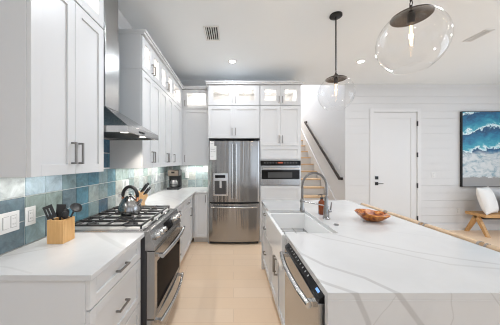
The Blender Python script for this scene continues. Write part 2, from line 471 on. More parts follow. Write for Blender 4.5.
def add_door(root, F, a0, a1, c0, c1, pull_a=None, pull_c=None, rail=0.058, L=0.13):
    d = obj('door', shaker_bm(F, a0, a1, c0, c1, rail), 'cab', root, bevel=0.0012)
    if pull_a is not None: pull(F, pull_a, pull_c, True, d, L)
    return d
def add_drawer(root, F, a0, a1, c0, c1, L=0.13, rail=0.05, pc=None, withpull=True):
    d = obj('drawer', shaker_bm(F, a0, a1, c0, c1, rail), 'cab', root, bevel=0.0012)
    if withpull: pull(F, (a0+a1)/2, pc if pc else (c0+c1)/2, False, d, L)
    return d
def add_glass_door(root, F, a0, a1, c0, c1, pull_a, rail=0.062):
    d = obj('glass_door', shaker_bm(F, a0, a1, c0, c1, rail, True), 'cab', root, bevel=0.0012)
    bm = BM(); F.box(bm, a0+rail-0.004, a1-rail+0.004, 0.006, 0.010, c0+rail-0.004, c1-rail+0.004)
    obj('glass_pane', bm, 'pane', d)
    pull(F, pull_a, c0+0.10, True, d, 0.11)
    return d

# ================================================================== THE SETTING
XL, YB, YF, XR, YR, H = -1.305, 4.47, 4.64, 6.6, -3.6, 3.05
SX0, SX1 = 1.22, 2.33            # stairwell
SYE, SH = 9.2, 5.9
bm = BM(); box(bm, XL-0.1, XR+0.1, YR-0.1, SYE+0.1, -0.1, 0)
struct(obj('floor', bm, 'floor'))
bm = BM()
box(bm, XL-0.1, XR+0.1, YR-0.1, YF+0.06, H, H+0.12)
struct(obj('ceiling', bm, 'ceil'))
bm = BM(); box(bm, XL-0.1, XL, YR-0.1, YB+0.1, 0, H)
struct(obj('wall_left', bm, 'wall'))
bm = BM(); box(bm, XL, SX0, YB, YB+0.1, 0, H)
struct(obj('wall_back', bm, 'wall'))
# stairwell shell
bm = BM()
box(bm, SX0-0.1, SX0, YB+0.101, SYE, 0, SH)
box(bm, SX1+0.001, SX1+0.1, YF+0.063, SYE, 0, SH)
box(bm, SX0-0.1, SX1+0.1, SYE+0.001, SYE+0.1, 0, SH)
box(bm, SX0-0.1, SX1+0.1, YF+0.061, SYE, SH+0.001, SH+0.1)
box(bm, SX0-0.1, SX1+0.1, YF-0.02, YF+0.06, H+0.121, SH)
struct(obj('wall_stairwell', bm, 'wall'))
# board wall with horizontal lap boards around the door
DX0, DX1, DZ = 2.915, 3.825, 2.46
def boards(bm, x0, x1, z0, z1):
    pz = 0.155; k = math.floor(z0/pz)
    while k*pz < z1:
        a, b_ = max(z0, k*pz+0.0024), min(z1, (k+1)*pz-0.0024)
        if b_-a > 0.004: box(bm, x0, x1, YF-0.012, YF-0.001, a, b_); box(bm, x0, x1, YF-0.0050, YF-0.001, b_, b_+0.0048)
        k += 1
bm = BM()
box(bm, SX1, DX0, YF, YF+0.06, 0, H); box(bm, DX1, XR, YF, YF+0.06, 0, H); box(bm, DX0, DX1, YF, YF+0.06, DZ, H)
boards(bm, SX1, DX0-0.075, 0.0, H); boards(bm, DX1+0.075, XR, 0.0, H); boards(bm, DX0-0.075, DX1+0.075, DZ+0.075, H)
struct(obj('wall_far', bm, 'wall'))
def wall_with_holes(name, along, fixed0, fixed1, lo, hi, holes):
    bm = BM()
    def bx(a0, a1, z0, z1):
        if along == 'y': box(bm, fixed0, fixed1, a0, a1, z0, z1)
        else: box(bm, a0, a1, fixed0, fixed1, z0, z1)
    cur = lo
    for (a0, a1, z0, z1) in holes:
        bx(cur, a0, 0, H); cur = a1
        if z0 > 0.001: bx(a0, a1, 0, z0)
        bx(a0, a1, z1, H)
    bx(cur, hi, 0, H)
    return struct(obj(name, bm, 'wall'))
wall_with_holes('wall_right', 'y', XR, XR+0.1, YR-0.1, YF, [(-1.3, 3.1, 0.35, 2.65)])
wall_with_holes('wall_rear', 'x', YR-0.1, YR, XL, XR, [(-0.75, 1.15, 0.35, 2.55), (2.45, 5.35, 0.02, 2.45)])
def window(name, along, f0, f1, a0, a1, z0, z1, nm):
    def bx(bm, p, q, z, w, e=0):
        if along == 'y': box(bm, f0+e, f1-e, p, q, z, w)
        else: box(bm, p, q, f0+e, f1-e, z, w)
    bm = BM(); t = 0.06
    bx(bm, a0, a0+t, z0, z1); bx(bm, a1-t, a1, z0, z1); bx(bm, a0+t, a1-t, z0, z0+t); bx(bm, a0+t, a1-t, z1-t, z1)
    for i in range(1, nm):
        c = a0+(a1-a0)*i/nm; bx(bm, c-0.03, c+0.03, z0+t, z1-t)
    o = struct(obj(name, bm, 'trim'))
    bm = BM(); bx(bm, a0+t, a1-t, z0+t, z1-t, 0.027); obj('glass_pane', bm, 'pane', o)
window('window_1', 'y', XR+0.02, XR+0.08, -1.3, 3.1, 0.35, 2.65, 3)
window('window_2', 'x', YR-0.08, YR-0.02, -0.75, 1.15, 0.35, 2.55, 2)
window('window_3', 'x', YR-0.08, YR-0.02, 2.45, 5.35, 0.02, 2.45, 3)
# baseboards
bm = BM(); box(bm, SX1+0.0, DX0-0.09, YF-0.026, YF-0.013, 0, 0.13); struct(obj('baseboard_far', bm, 'trim'))
bm = BM(); box(bm, DX1+0.09, XR, YF-0.026, YF-0.013, 0, 0.13); struct(obj('baseboard_far_right', bm, 'trim'))
# door casing + door
bm = BM()
for (a, b_, z0, z1) in ((DX0-0.075, DX0, 0, DZ+0.075), (DX1, DX1+0.075, 0, DZ+0.075), (DX0, DX1, DZ, DZ+0.075)):
    box(bm, a, b_, YF-0.028, YF+0.05, z0, z1)
box(bm, DX0-0.01, DX1+0.01, YF+0.036, YF+0.058, 0, DZ+0.01)
struct(obj('trim_1', bm, 'trim', bevel=0.003))
FD = Frame((0, YF+0.012, 0), (1, 0, 0), (0, -1, 0))
bm = BM(); a0, a1 = DX0+0.0012, DX1-0.0012
rl = 0.12
FD.box(bm, a0, a0+rl, -0.02, 0.02, 0.01, DZ-0.003); FD.box(bm, a1-rl, a1, -0.02, 0.02, 0.01, DZ-0.003)
FD.box(bm, a0+rl, a1-rl, -0.02, 0.02, 0.01, 0.21); FD.box(bm, a0+rl, a1-rl, -0.02, 0.02, DZ-0.123, DZ-0.003)
FD.box(bm, a0+rl, a1-rl, -0.015, 0.012, 0.21, DZ-0.123)
door = struct(obj('door_1', bm, 'trim', bevel=0.002))
for z in (0.25, 0.93, 1.57, 2.22):
    bm = BM(); FD.box(bm, a1-0.004, a1+0.016, 0.0205, 0.042, z-0.05, z+0.05); obj('hinge', bm, 'black', door, bevel=0.002)
bm = BM(); FD.box(bm, a0+0.035, a0+0.10, 0.0205, 0.03, 0.97-0.033, 0.97+0.033); lathe(bm, FD.p(a0+0.068, 0.03, 0.97), [(0.011, 0), (0.011, -0.02)], 12, axis='Y')
FD.box(bm, a0+0.062, a0+0.19, 0.045, 0.058, 0.963, 0.977)
obj('door_handle', bm, 'black', door, bevel=0.002)
bm = BM(); FD.box(bm, a0+0.035, a0+0.10, 0.0205, 0.034, 1.09-0.033, 1.09+0.033); obj('deadbolt', bm, 'black', door, bevel=0.003)

# crown mouldings
def crown(name, path_pts, label=None):
    """path given as front-line corner points; profile steps out at the top; built as mitred stack of two slabs"""
prof_z = [(2.735, 2.765, 0.012), (2.765, 2.795, 0.026), (2.795, 2.822, 0.042)]

# backsplash tiles
TS = 0.1515
def tiles(name, plane, fixed, a_lo, a_hi, a_off, z_lo, z_hi, colour, thick=0.009):
    bm = BM(); col = bm.loops.layers.float_color.new('tile')
    def P(a, d, z): return (fixed+d, a, z) if plane == 'x' else (a, fixed-d, z)
    gq = [P(a_lo, 0.004, z_lo), P(a_hi, 0.004, z_lo), P(a_hi, 0.004, z_hi), P(a_lo, 0.004, z_hi)]
    f = bm.faces.new([bm.verts.new(q) for q in gq]); f.material_index = 1
    k0 = math.floor((a_lo-a_off)/TS); k1 = math.ceil((a_hi-a_off)/TS); r1 = math.ceil((z_hi-0.914)/TS)
    for k in range(k0, k1):
        for r in range(0, r1):
            g = 0.0023
            x0, x1 = max(a_lo, a_off+k*TS+g), min(a_hi, a_off+(k+1)*TS-g)
            z0, z1 = max(z_lo, 0.914+r*TS+g), min(z_hi, 0.914+(r+1)*TS-g)
            if x1-x0 < 0.01 or z1-z0 < 0.01: continue
            c = colour(k, r); e = 0.0018
            o = [bm.verts.new(P(a, 0.0042, z)) for a, z in ((x0, z0), (x1, z0), (x1, z1), (x0, z1))]
            i = [bm.verts.new(P(a, thick+random.uniform(-.0006, .0006), z)) for a, z in ((x0+e, z0+e), (x1-e, z0+e), (x1-e, z1-e), (x0+e, z1-e))]
            fs = [bm.faces.new(i)] + [bm.faces.new((o[j], o[(j+1) % 4], i[(j+1) % 4], i[j])) for j in range(4)]
            for f in fs:
                for l in f.loops: l[col] = (*c, 1)
    return struct(obj(name, bm, ['tile', 'grout']))
STONE = (0.40, 0.42, 0.39); PALE = (0.46, 0.50, 0.50); PBLUE = (0.36, 0.46, 0.52); GREY = (0.27, 0.34, 0.345); GTEAL = (0.19, 0.28, 0.30)
SLATE = (0.105, 0.16, 0.19); BLUE = (0.065, 0.185, 0.25); DBLUE = (0.03, 0.10, 0.165); TEAL = (0.10, 0.22, 0.27); GREEN = (0.24, 0.31, 0.29)
# columns counted from y = 1.381
TC = {(-1, 2): PALE, (0, 2): PBLUE, (1, 2): PBLUE, (2, 2): GTEAL, (3, 2): TEAL, (4, 2): BLUE, (5, 2): GTEAL, (6, 2): TEAL,
      (-2, 2): PALE, (-2, 1): SLATE, (-2, 0): SLATE,
      (-1, 1): SLATE, (0, 1): GREEN, (1, 1): GREEN, (2, 1): SLATE, (3, 1): BLUE, (4, 1): GREY, (5, 1): GTEAL, (6, 1): TEAL,
      (-1, 0): SLATE, (0, 0): GTEAL, (1, 0): SLATE, (2, 0): BLUE, (3, 0): BLUE, (4, 0): GTEAL, (5, 0): DBLUE, (6, 0): GREY,
      (5, 3): DBLUE, (6, 3): BLUE, (4, 3): DBLUE, (5, 4): DBLUE, (6, 4): DBLUE, (4, 4): BLUE, (3, 3): TEAL}
rt = random.Random(3)
RC = {}
def tcol(k, r):
    if (k, r) in TC: return TC[(k, r)]
    if (k, r) not in RC: RC[(k, r)] = rt.choice([GREY, PALE, STONE, STONE, GREEN, PALE, PALE])  # tiles past the range are paled, lamp light painted into their colour
    return RC[(k, r)]
tiles('backsplash_left', 'x', XL, 1.0, YB, 1.381, 0.9145, 1.357, tcol)
tiles('backsplash_range', 'x', XL, 1.637, 2.326, 1.381, 1.3575, H-0.001, lambda k, r: TC.get((k, r), rt.choice([DBLUE, BLUE, TEAL])))
tiles('backsplash_back', 'y', YB, XL+0.0095, -0.44, -1.22, 0.9145, 1.357, lambda k, r: rt.choice([GREY, PALE, STONE, STONE, GREEN]))  # back tiles paled too, under-cabinet light painted into their colour

# staircase
st = bpy.data.objects.new('staircase', None); C.objects.link(st); st.location = (1.78, 4.9, 0); WL['staircase'] = Vector((1.78, 4.9, 0))
st['kind'] = 'structure'
for k in range(1, 17):
    y = 4.9+0.25*(k-1); z = 0.195*k
    bm = BM(); box(bm, SX0+0.004, SX1-0.025, y+0.002, y+0.252 if k < 16 else y+0.25, 0.0 if k < 3 else z-0.42, z-0.035); obj('riser', bm, 'trim', st)
    bm = BM(); box(bm, SX0+0.004, SX1-0.025, y-0.025, y+0.25, z-0.0345, z); obj('tread', bm, 'treadwood', st, bevel=0.006)
sl = 0.195/0.25
bm = BM(); y0 = 4.80; prism(bm, [(y0, 0.002), (y0, 0.36), (y0+4.0, 0.36+4.0*sl), (y0+4.0, 4.0*sl-0.3), (y0+0.3, 0.002)], 0, SX1-0.023, SX1-0.001)
struct(obj('trim_2', bm, 'trim'))

# ================================================================== KITCHEN, LEFT RUN
FL = Frame((-0.690-DT, 0, 0), (0, 1, 0), (1, 0, 0))      # base carcass fronts
FLU = Frame((-0.955-DT, 0, 0), (0, 1, 0), (1, 0, 0))     # wall-cabinet carcass fronts
FB = Frame((0, 3.86+DT, 0), (1, 0, 0), (0, -1, 0))       # back run base fronts
FBU = Frame((0, 4.12+DT, 0), (1, 0, 0), (0, -1, 0))      # back run wall cabinets
FT = Frame((0, 3.86+DT, 0), (1, 0, 0), (0, -1, 0))       # tall fridge / oven cabinets
TOE = 0.10; CT = 0.882

def carcass_base(F, a0, a1, depth, z1=CT, toe=0.075):
    bm = BM(); F.box(bm, a0, a1, -depth, 0, TOE, z1); F.box(bm, a0, a1, -depth, -toe, 0.001, TOE); return bm

FN = Frame((-0.673-DT, 0, 0), (0, 1, 0), (1, 0, 0))
# near three-drawer base
t = thing('base_cabinet', 'white three-drawer base cabinet in the near left corner, beside the range', 'cabinet', (-0.99, 1.32, 0))
obj('carcass', carcass_base(FN, 1.035, 1.615, 0.60), 'cab', t, bevel=0.001)
for c0, c1 in ((0.735, 0.878), (0.425, 0.731), (0.112, 0.421)): add_drawer(t, FN, 1.040, 1.610, c0, c1, 0.12)
# drawer base beyond the range
t = thing('base_cabinet', 'white three-drawer base cabinet just beyond the range', 'cabinet', (-0.99, 2.74, 0))
obj('carcass', carcass_base(FL, 2.437, 3.04, 0.585), 'cab', t, bevel=0.001)
for c0, c1 in ((0.735, 0.878), (0.425, 0.731), (0.112, 0.421)): add_drawer(t, FL, 2.442, 3.035, c0, c1, 0.13)
t = thing('base_cabinet', 'white base cabinet with one drawer above one door, near the far left corner', 'cabinet', (-0.99, 3.3, 0))
obj('carcass', carcass_base(FL, 3.042, 3.86, 0.585), 'cab', t, bevel=0.001)
add_drawer(t, FL, 3.047, 3.62, 0.735, 0.878, 0.13); add_door(t, FL, 3.047, 3.62, 0.112, 0.731, 3.55, 0.63)
t = thing('base_cabinet', 'white corner base cabinet with one tall door, left of the refrigerator', 'cabinet', (-0.6, 4.1, 0))
obj('carcass', carcass_base(FB, -0.705, -0.452, 0.58), 'cab', t, bevel=0.001)
add_door(t, FB, -0.675, -0.455, 0.112, 0.878, -0.485, 0.79, 0.05)

# worktops
bm = BM(); box(bm, XL+0.012, -0.652, 1.02, 1.628, 0.884, TOPZ)
tag(obj('worktop', bm, 'quartz_left', bevel=0.003), 'short white quartz worktop on the near left drawers, under the wooden utensil holder', 'worktop')
bm = BM(); prism(bm, [(XL+0.012, 2.438), (-0.665, 2.438), (-0.665, 3.835), (-0.449, 3.835), (-0.449, YB-0.012), (XL+0.012, YB-0.012)], 2, 0.884, TOPZ)
tag(obj('worktop', bm, 'quartz_left', bevel=0.003), 'L-shaped white quartz worktop running from the range to the refrigerator, under the coffee maker', 'worktop')

# wall cabinets
def glass_box(bm, F, a0, a1, depth, z0, z1, t=0.018):
    F.box(bm, a0, a0+t, -depth, 0, z0, z1); F.box(bm, a1-t, a1, -depth, 0, z0, z1)
    F.box(bm, a0+t, a1-t, -depth, -depth+t, z0, z1); F.box(bm, a0+t, a1-t, -depth+t, 0, z1-t, z1); F.box(bm, a0+t, a1-t, -depth+t, 0, z0, z0+t)

def puck(F, a, depth, z, parent, power):
    bm = BM(); lathe(bm, F.p(a, -depth*0.5, z-0.014), [(0.0, 0), (0.03, 0), (0.034, 0.004), (0.034, 0.0135)], 16); obj('puck_light', bm, 'puck_glow', parent)
    d = bpy.data.lights.new('puck_lamp', 'POINT'); d.energy = power; d.color = (1, 0.93, 0.84); d.shadow_soft_size = 0.03
    o = bpy.data.objects.new('puck_lamp', d); C.objects.link(o); o.location = F.p(a, -depth*0.5, z-0.05)

ZD = 2.405; ZG = 2.760
def wall_cab(label, F, a0, a1, depth, z0, ndoors, group=None, inset=0.0, pull_side=1, blind=0.0, lamp=3.2, filler=None):
    mid = F.p((a0+a1)/2, -depth/2, z0)
    t = thing('wall_cabinet', label, 'cabinet', tuple(mid), group)
    bm = BM(); F.box(bm, a0, a1, -depth, 0, z0, ZD-0.003); F.box(bm, a0+0.004, a1-0.004, -depth+0.004, -0.004, ZD-0.003, ZD+0.001); glass_box(bm, F, a0, a1, depth, ZD+0.001, ZG+0.01)
    obj('carcass', bm, 'cab', t, bevel=0.001)
    e = a1-blind; w = (e-a0)/ndoors
    for i in range(ndoors):
        d0, d1 = a0+i*w, a0+(i+1)*w
        if ndoors == 2: pa = d1-0.03 if i == 0 else d0+0.03
        else: pa = d0+0.03 if pull_side < 0 else d1-0.03
        add_door(t, F, d0, d1, z0, ZD-0.004, pa, z0+0.125)
        add_glass_door(t, F, d0, d1, ZD+0.004, ZG, pa)
    puck(F, (a0+e)/2, depth, ZG-0.009, t, lamp)
    if filler:
        bm = BM(); F.box(bm, filler[0], filler[1], 0, DT, z0, ZG); obj('filler_strip', bm, 'cab', t)
    return t
UD = 0.33
wall_cab('tall white wall cabinet with two doors over the near left worktop', FLU, 1.045, 1.635, UD-0.002, 1.36, 2)
wall_cab('tall white wall cabinet with two doors just beyond the range hood', FLU, 2.328, 2.908, UD-0.002, 1.36, 2)
wall_cab('tall white two-door wall cabinet, second beyond the range hood', FLU, 2.910, 3.498, UD-0.002, 1.36, 2)
wall_cab('tall white one-door wall cabinet in the far corner above the coffee maker, facing right', FLU, 3.500, 4.138, UD-0.002, 1.36, 1, pull_side=-1, blind=0.10, filler=(4.0395, 4.118))
wall_cab('white one-door wall cabinet on the back wall, left of the refrigerator', FBU, -0.930, -0.452, UD-0.012, 1.36, 1, pull_side=-1, lamp=1.6, filler=(-0.9535, -0.9305))

# refrigerator surround cabinet
TDp = YB-3.88-0.003
t = thing('refrigerator_cabinet', 'white two-door cabinet with lit glass doors directly above the refrigerator', 'cabinet', (0.01, 4.1, 0))
bm = BM(); FT.box(bm, -0.448, 0.458, -TDp, 0, 1.835, ZD); glass_box(bm, FT, -0.448, 0.458, TDp, ZD+0.001, ZG+0.01)
obj('carcass', bm, 'cab', t, bevel=0.001)
bm = BM(); FT.box(bm, -0.448, -0.433, -TDp, 0.0, 0.001, 1.834); obj('side_panel', bm, 'cab', t)
for i in range(2):
    d0, d1 = (-0.440, 0.006) if i == 0 else (0.006, 0.452)
    pa = 0.006-0.03 if i == 0 else 0.006+0.03
    add_door(t, FT, d0, d1, 1.838, ZD-0.004, pa, 1.95); add_glass_door(t, FT, d0, d1, ZD+0.004, ZG, pa, 0.085)
puck(FT, -0.2, TDp, ZG-0.009, t, 1.5); puck(FT, 0.22, TDp, ZG-0.009, t, 1.5)
# oven tower
t = thing('oven_cabinet', 'tall white cabinet tower around the built-in microwave, right of the refrigerator', 'cabinet', (0.82, 4.1, 0))
MX0, MX1 = 0.478, 1.160
bm = BM()
FT.box(bm, 0.460, 1.178, -TDp, 0, TOE, 1.015); FT.box(bm, 0.460, 1.178, -TDp, -0.07, 0.001, TOE)
FT.box(bm, 0.460, MX0, -TDp, 0, 1.015, 1.445); FT.box(bm, MX1, 1.178, -TDp, 0, 1.015, 1.445); FT.box(bm, MX0, MX1, -TDp, -TDp+0.02, 1.015, 1.445)
FT.box(bm, 0.460, 1.178, -TDp, 0, 1.445, ZD); glass_box(bm, FT, 0.460, 1.178, TDp, ZD+0.001, ZG+0.01)
obj('carcass', bm, 'cab', t, bevel=0.001)
for i in range(2):
    d0, d1 = (0.466, 0.819) if i == 0 else (0.819, 1.172)
    pa = 0.819-0.03 if i == 0 else 0.819+0.03
    add_door(t, FT, d0, d1, 1.705, ZD-0.004, pa, 1.82); add_glass_door(t, FT, d0, d1, ZD+0.004, ZG, pa, 0.075)
bm = shaker_bm(FT, 0.466, 1.172, 1.475, 1.698, 0.05); obj('filler_panel', bm, 'cab', t, bevel=0.001)
add_drawer(t, FT, 0.466, 1.172, 0.735, 1.005, 0.15, withpull=False); add_drawer(t, FT, 0.466, 1.172, 0.112, 0.73, 0.15)
puck(FT, 0.65, TDp, ZG-0.009, t, 1.3); puck(FT, 1.0, TDp, ZG-0.009, t, 1.3)

# crowns (one per continuous run), stepped profile
def crown_run(name, segs, label):
    bm = BM()
    for (x0, x1, y0, y1, grow) in segs:
        for z0, z1, e in prof_z:
            gx0, gx1, gy0, gy1 = grow
            box(bm, x0-gx0*e, x1+gx1*e, y0-gy0*e, y1+gy1*e, z0+0.018, z1+0.0)
    return struct(obj(name, bm, 'cab', bevel=0.001))
ZC = 2.7715
def crown_run(name, outline_fn):
    bm = BM()
    for z0, z1, e in ((ZC, 2.796, 0.022), (2.796, 2.822, 0.036)):
        prism(bm, outline_fn(e), 2, z0, z1)
    return struct(obj(name, bm, 'cab', bevel=0.0015))
fx = -0.955; fy = 4.12; ty = 3.86
crown_run('trim_3', lambda e: [(XL+0.002, 1.045-e), (fx+e, 1.045-e), (fx+e, 1.635), (XL+0.002, 1.635)])
crown_run('trim_4', lambda e: [(XL+0.002, 2.328-e*0.1), (fx+e, 2.328-e*0.1), (fx+e, fy-e), (-0.50, fy-e), (-0.50, YB-0.003), (XL+0.002, YB-0.003)])
crown_run('trim_5', lambda e: [(-0.448-e, ty-e), (1.178+e, ty-e), (1.178+e, YB-0.003), (-0.448-e, YB-0.003)])

# ceiling mouldings on the kitchen walls
bm = BM(); prism(bm, [(XL+0.001, H-0.001), (XL+0.085, H-0.001), (XL+0.075, H-0.02), (XL+0.02, H-0.085), (XL+0.012, H-0.11), (XL+0.001, H-0.11)], 1, YR+0.001, 1.632)
prism(bm, [(XL+0.001, H-0.001), (XL+0.085, H-0.001), (XL+0.075, H-0.02), (XL+0.02, H-0.085), (XL+0.012, H-0.11), (XL+0.001, H-0.11)], 1, 2.328, YB-0.001)
struct(obj('trim_6', bm, 'trim'))
bm = BM(); prism(bm, [(YB-0.001, H-0.001), (YB-0.085, H-0.001), (YB-0.075, H-0.02), (YB-0.02, H-0.085), (YB-0.012, H-0.11), (YB-0.001, H-0.11)], 0, XL+0.09, SX0-0.001)
struct(obj('trim_7', bm, 'trim'))
# range hood
t = thing('range_hood', 'stainless chimney range hood over the gas range', 'range hood', (-1.1, 2.0, 1.655))
bm = BM()
hx0, hx1, hy0, hy1 = XL+0.011, -0.785, 1.650, 2.322
box(bm, hx0, hx1, hy0, hy0+0.012, 1.655, 1.703); box(bm, hx0, hx1, hy1-0.012, hy1, 1.655, 1.703); box(bm, hx1-0.012, hx1, hy0+0.012, hy1-0.012, 1.655, 1.703); box(bm, hx0, hx0+0.012, hy0+0.012, hy1-0.012, 1.655, 1.703)
obj('rim', bm, 'steel_h', t, bevel=0.002)
cx1, cy0, cy1 = -1.07, 1.85, 2.08
bm = BM(); zc = 1.895
lo = [bm.verts.new(p) for p in ((hx0, hy0, 1.7035), (hx1, hy0, 1.7035), (hx1, hy1, 1.7035), (hx0, hy1, 1.7035))]
hi = [bm.verts.new(p) for p in ((hx0, cy0, zc), (cx1, cy0, zc), (cx1, cy1, zc), (hx0, cy1, zc))]
bm.faces.new(lo[::-1]); bm.faces.new(hi)
for i in range(4): bm.faces.new((lo[i], lo[(i+1) % 4], hi[(i+1) % 4], hi[i]))
obj('canopy', bm, 'steel', t, bevel=0.002)
bm = BM(); box(bm, hx0, cx1, cy0, cy1, zc+0.0005, 2.55); box(bm, hx0, cx1-0.006, cy0+0.006, cy1-0.006, 2.55, H-0.002)
obj('chimney', bm, 'steel', t, bevel=0.002)
bm = BM(); box(bm, hx0+0.013, hx1-0.013, hy0+0.013, hy1-0.013, 1.675, 1.69)
for k in range(1, 14): box(bm, hx0+0.03, hx1-0.10, hy0+0.05+k*0.04, hy0+0.062+k*0.04, 1.670, 1.675)
obj('filter', bm, 'steel_dark', t)
for y in (1.78, 2.14):
    bm = BM(); lathe(bm, (-0.875, y, 1.666), [(0.0, 0), (0.028, 0), (0.03, 0.0085)], 16); obj('lamp', bm, 'puck_glow', t)
    d = bpy.data.lights.new('hood_lamp', 'SPOT'); d.energy = 7; d.spot_size = 2.3; d.spot_blend = 0.6; d.color = (1, .93, .84); d.shadow_soft_size = 0.03
    o = bpy.data.objects.new('hood_lamp', d); C.objects.link(o); o.location = (-0.92, y, 1.65); o.rotation_euler = (0, -0.25, 0)
bm = BM()
for k in range(4): box(bm, hx1+0.0003, hx1+0.004, 1.85+k*0.03, 1.865+k*0.03, 1.672, 1.686)
obj('button_row', bm, 'blackplastic', t)

# ------------------------------------------------------------------ gas range
t = thing('gas_range', 'stainless slide-in gas range with black grates and oven door', 'range', (-0.96, 2.035, 0))
ry0, ry1 = 1.638, 2.428
bm = BM(); box(bm, XL+0.02, -0.645, ry0, ry1, 0.06, 0.89); box(bm, XL+0.06, -0.70, ry0+0.02, ry1-0.02, 0.001, 0.06)
obj('body', bm, 'rangeside', t, bevel=0.002)
bm = BM(); box(bm, XL+0.014, -0.655, ry0-0.004, ry1+0.004, 0.8905, 0.921)
box(bm, XL+0.014, XL+0.05, ry0-0.004, ry1+0.004, 0.921, 0.945)
obj('cooktop', bm, 'steel_h', t, bevel=0.003)
bm = BM(); box(bm, XL+0.06, -0.69, ry0+0.025, ry1-0.025, 0.9215, 0.9255); obj('burner_pan', bm, 'pan', t)
# slanted control panel
cp = [(-0.654, 0.921), (-0.620, 0.918), (-0.578, 0.80), (-0.578, 0.775), (-0.654, 0.775)]
bm = BM(); prism(bm, cp, 1, ry0-0.002, ry1+0.002); panel = obj('control_panel', bm, 'steel', t, bevel=0.003)
nrm = Vector((0.118, 0, 0.042)).normalized()
def on_panel(y, s):   # s 0 at the top edge, 1 at the bottom edge
    return Vector((-0.620+0.042*s, y, 0.918-0.118*s))
bm = BM(); a = on_panel(1.93, 0.2)+nrm*0.0006; b_ = on_panel(1.93, 0.85)+nrm*0.0006
vv = [bm.verts.new(a), bm.verts.new(b_), bm.verts.new(b_+Vector((0, 0.22, 0))), bm.verts.new(a+Vector((0, 0.22, 0)))]
f = bm.faces.new(vv); r = bmesh.ops.extrude_face_region(bm, geom=[f]); bmesh.ops.translate(bm, verts=[g for g in r['geom'] if isinstance(g, bmesh.types.BMVert)], vec=nrm*0.002)
obj('display', bm, 'blackglass', panel)
for y in (1.705, 1.785, 1.865, 2.215, 2.295, 2.370):
    p0 = on_panel(y, 0.5)+nrm*0.0005
    bm = BM(); tube(bm, [p0, p0+nrm*0.008], 0.027, 18); tube(bm, [p0+nrm*0.008, p0+nrm*0.036, p0+nrm*0.040], [0.021, 0.0195, 0.017], 18)
    q = p0+nrm*0.0405; tube(bm, [q+Vector((0, 0, 0.0)), q+nrm*0.004], 0.004, 6)
    obj('knob', bm, 'steel_h', t, smooth=True)
# oven door
bm = BM(); box(bm, -0.644, -0.580, ry0+0.004, ry1-0.004, 0.265, 0.768)
od = obj('oven_door', bm, 'steel', t, bevel=0.004)
bm = BM(); box(bm, -0.5798, -0.5775, ry0+0.055, ry1-0.055, 0.315, 0.675); obj('oven_window', bm, 'ovenglass', od, bevel=0.0008)
def bow_handle(name, y0, y1, x_in, x_out, z, parent, r=0.013, sag=0.02, zs=0.0):
    bm = BM(); pts = [(x_out+sag*(1-(2*i/12-1)**2), y0+(y1-y0)*i/12, z+zs*(1-(2*i/12-1)**2)) for i in range(13)]
    tube(bm, pts, r, 12)
    for y in (y0+0.025, y1-0.025): box(bm, x_in, x_out+0.006, y-0.014, y+0.014, z-0.011, z+0.011)
    return obj(name, bm, 'steel_h', parent, smooth=True)
bow_handle('handle', ry0+0.03, ry1-0.03, -0.5795, -0.535, 0.725, od, 0.016)
# bowed bottom drawer
bm = BM(); pts = []
for i in range(13):
    s = 2*i/12-1; pts.append((-0.590+0.022*(1-s*s), ry0+0.004+(ry1-ry0-0.008)*i/12))
pts += [(-0.644, ry1-0.004), (-0.644, ry0+0.004)]
prism(bm, pts, 2, 0.065, 0.258); dr = obj('drawer', bm, 'steel', t, bevel=0.003)
bow_handle('handle', ry0+0.03, ry1-0.03, -0.589, -0.550, 0.225, dr, 0.014, 0.03)
M_ = None
# burners and grates
for (x, y, r) in ((-0.83, 1.79, 0.042), (-1.14, 1.79, 0.036), (-0.985, 2.035, 0.05), (-0.83, 2.28, 0.042), (-1.14, 2.28, 0.036)):
    bm = BM(); lathe(bm, (x, y, 0.926), [(r*1.35, 0), (r*1.35, 0.006), (r*1.0, 0.009), (r*1.0, 0.016), (r*0.8, 0.020), (0, 0.021)], 20)
    obj('burner', bm, 'iron', t, smooth=True)
gz0, gz1 = 0.946, 0.960
for (y0, y1) in ((ry0+0.03, ry0+0.268), (ry0+0.272, ry1-0.272), (ry1-0.268, ry1-0.03)):
    bm = BM(); x0, x1 = XL+0.065, -0.690; w = 0.013
    for x in (x0, (x0+x1)/2-w/2, x1-w): box(bm, x, x+w, y0, y1, gz0, gz1)
    for y in (y0, y1-w): box(bm, x0, x1, y, y+w, gz0, gz1)
    ym = (y0+y1)/2
    box(bm, x0, x1, ym-w/2, ym+w/2, gz0+0.001, gz1+0.004)
    for x in (x0+0.14, x1-0.14): 
        box(bm, x-w/2, x+w/2, y0, y0+0.085, gz0+0.001, gz1+0.004); box(bm, x-w/2, x+w/2, y1-0.085, y1, gz0+0.001, gz1+0.004)
    for x in (x0, x1-w):
        for y in (y0, y1-w): box(bm, x, x+w, y, y+w, 0.926, gz0)
    obj('grate', bm, 'iron', t, bevel=0.002)

# ------------------------------------------------------------------ refrigerator
t = thing('refrigerator', 'stainless french-door refrigerator with water dispenser and bottom freezer', 'refrigerator', (0.012, 4.1, 0))
fx0, fx1 = -0.428, 0.452
bm = BM(); box(bm, fx0+0.004, fx1-0.004, 3.89, 4.44, 0.03, 1.79); box(bm, fx0+0.05, fx1-0.05, 3.95, 4.4, 0.001, 0.03)
obj('body', bm, 'steel_dark', t)
def bowed(x0, x1, z0, z1, y0=3.83, bow=0.035, yb=3.888):
    cxm = (fx0+fx1)/2; hw = (fx1-fx0)/2; n = 14; pts = []
    for i in range(n+1):
        x = x0+(x1-x0)*i/n; s = (x-cxm)/hw; pts.append((x, y0-bow*(1-s*s)+0.012*max(0, abs(s)-0.9)/0.1))
    pts += [(x1, yb), (x0, yb)]
    bm = BM(); prism(bm, pts, 2, z0, z1); return bm
def fy_at(x): s = (x-(fx0+fx1)/2)/((fx1-fx0)/2); return 3.83-0.035*(1-s*s)
mid = (fx0+fx1)/2
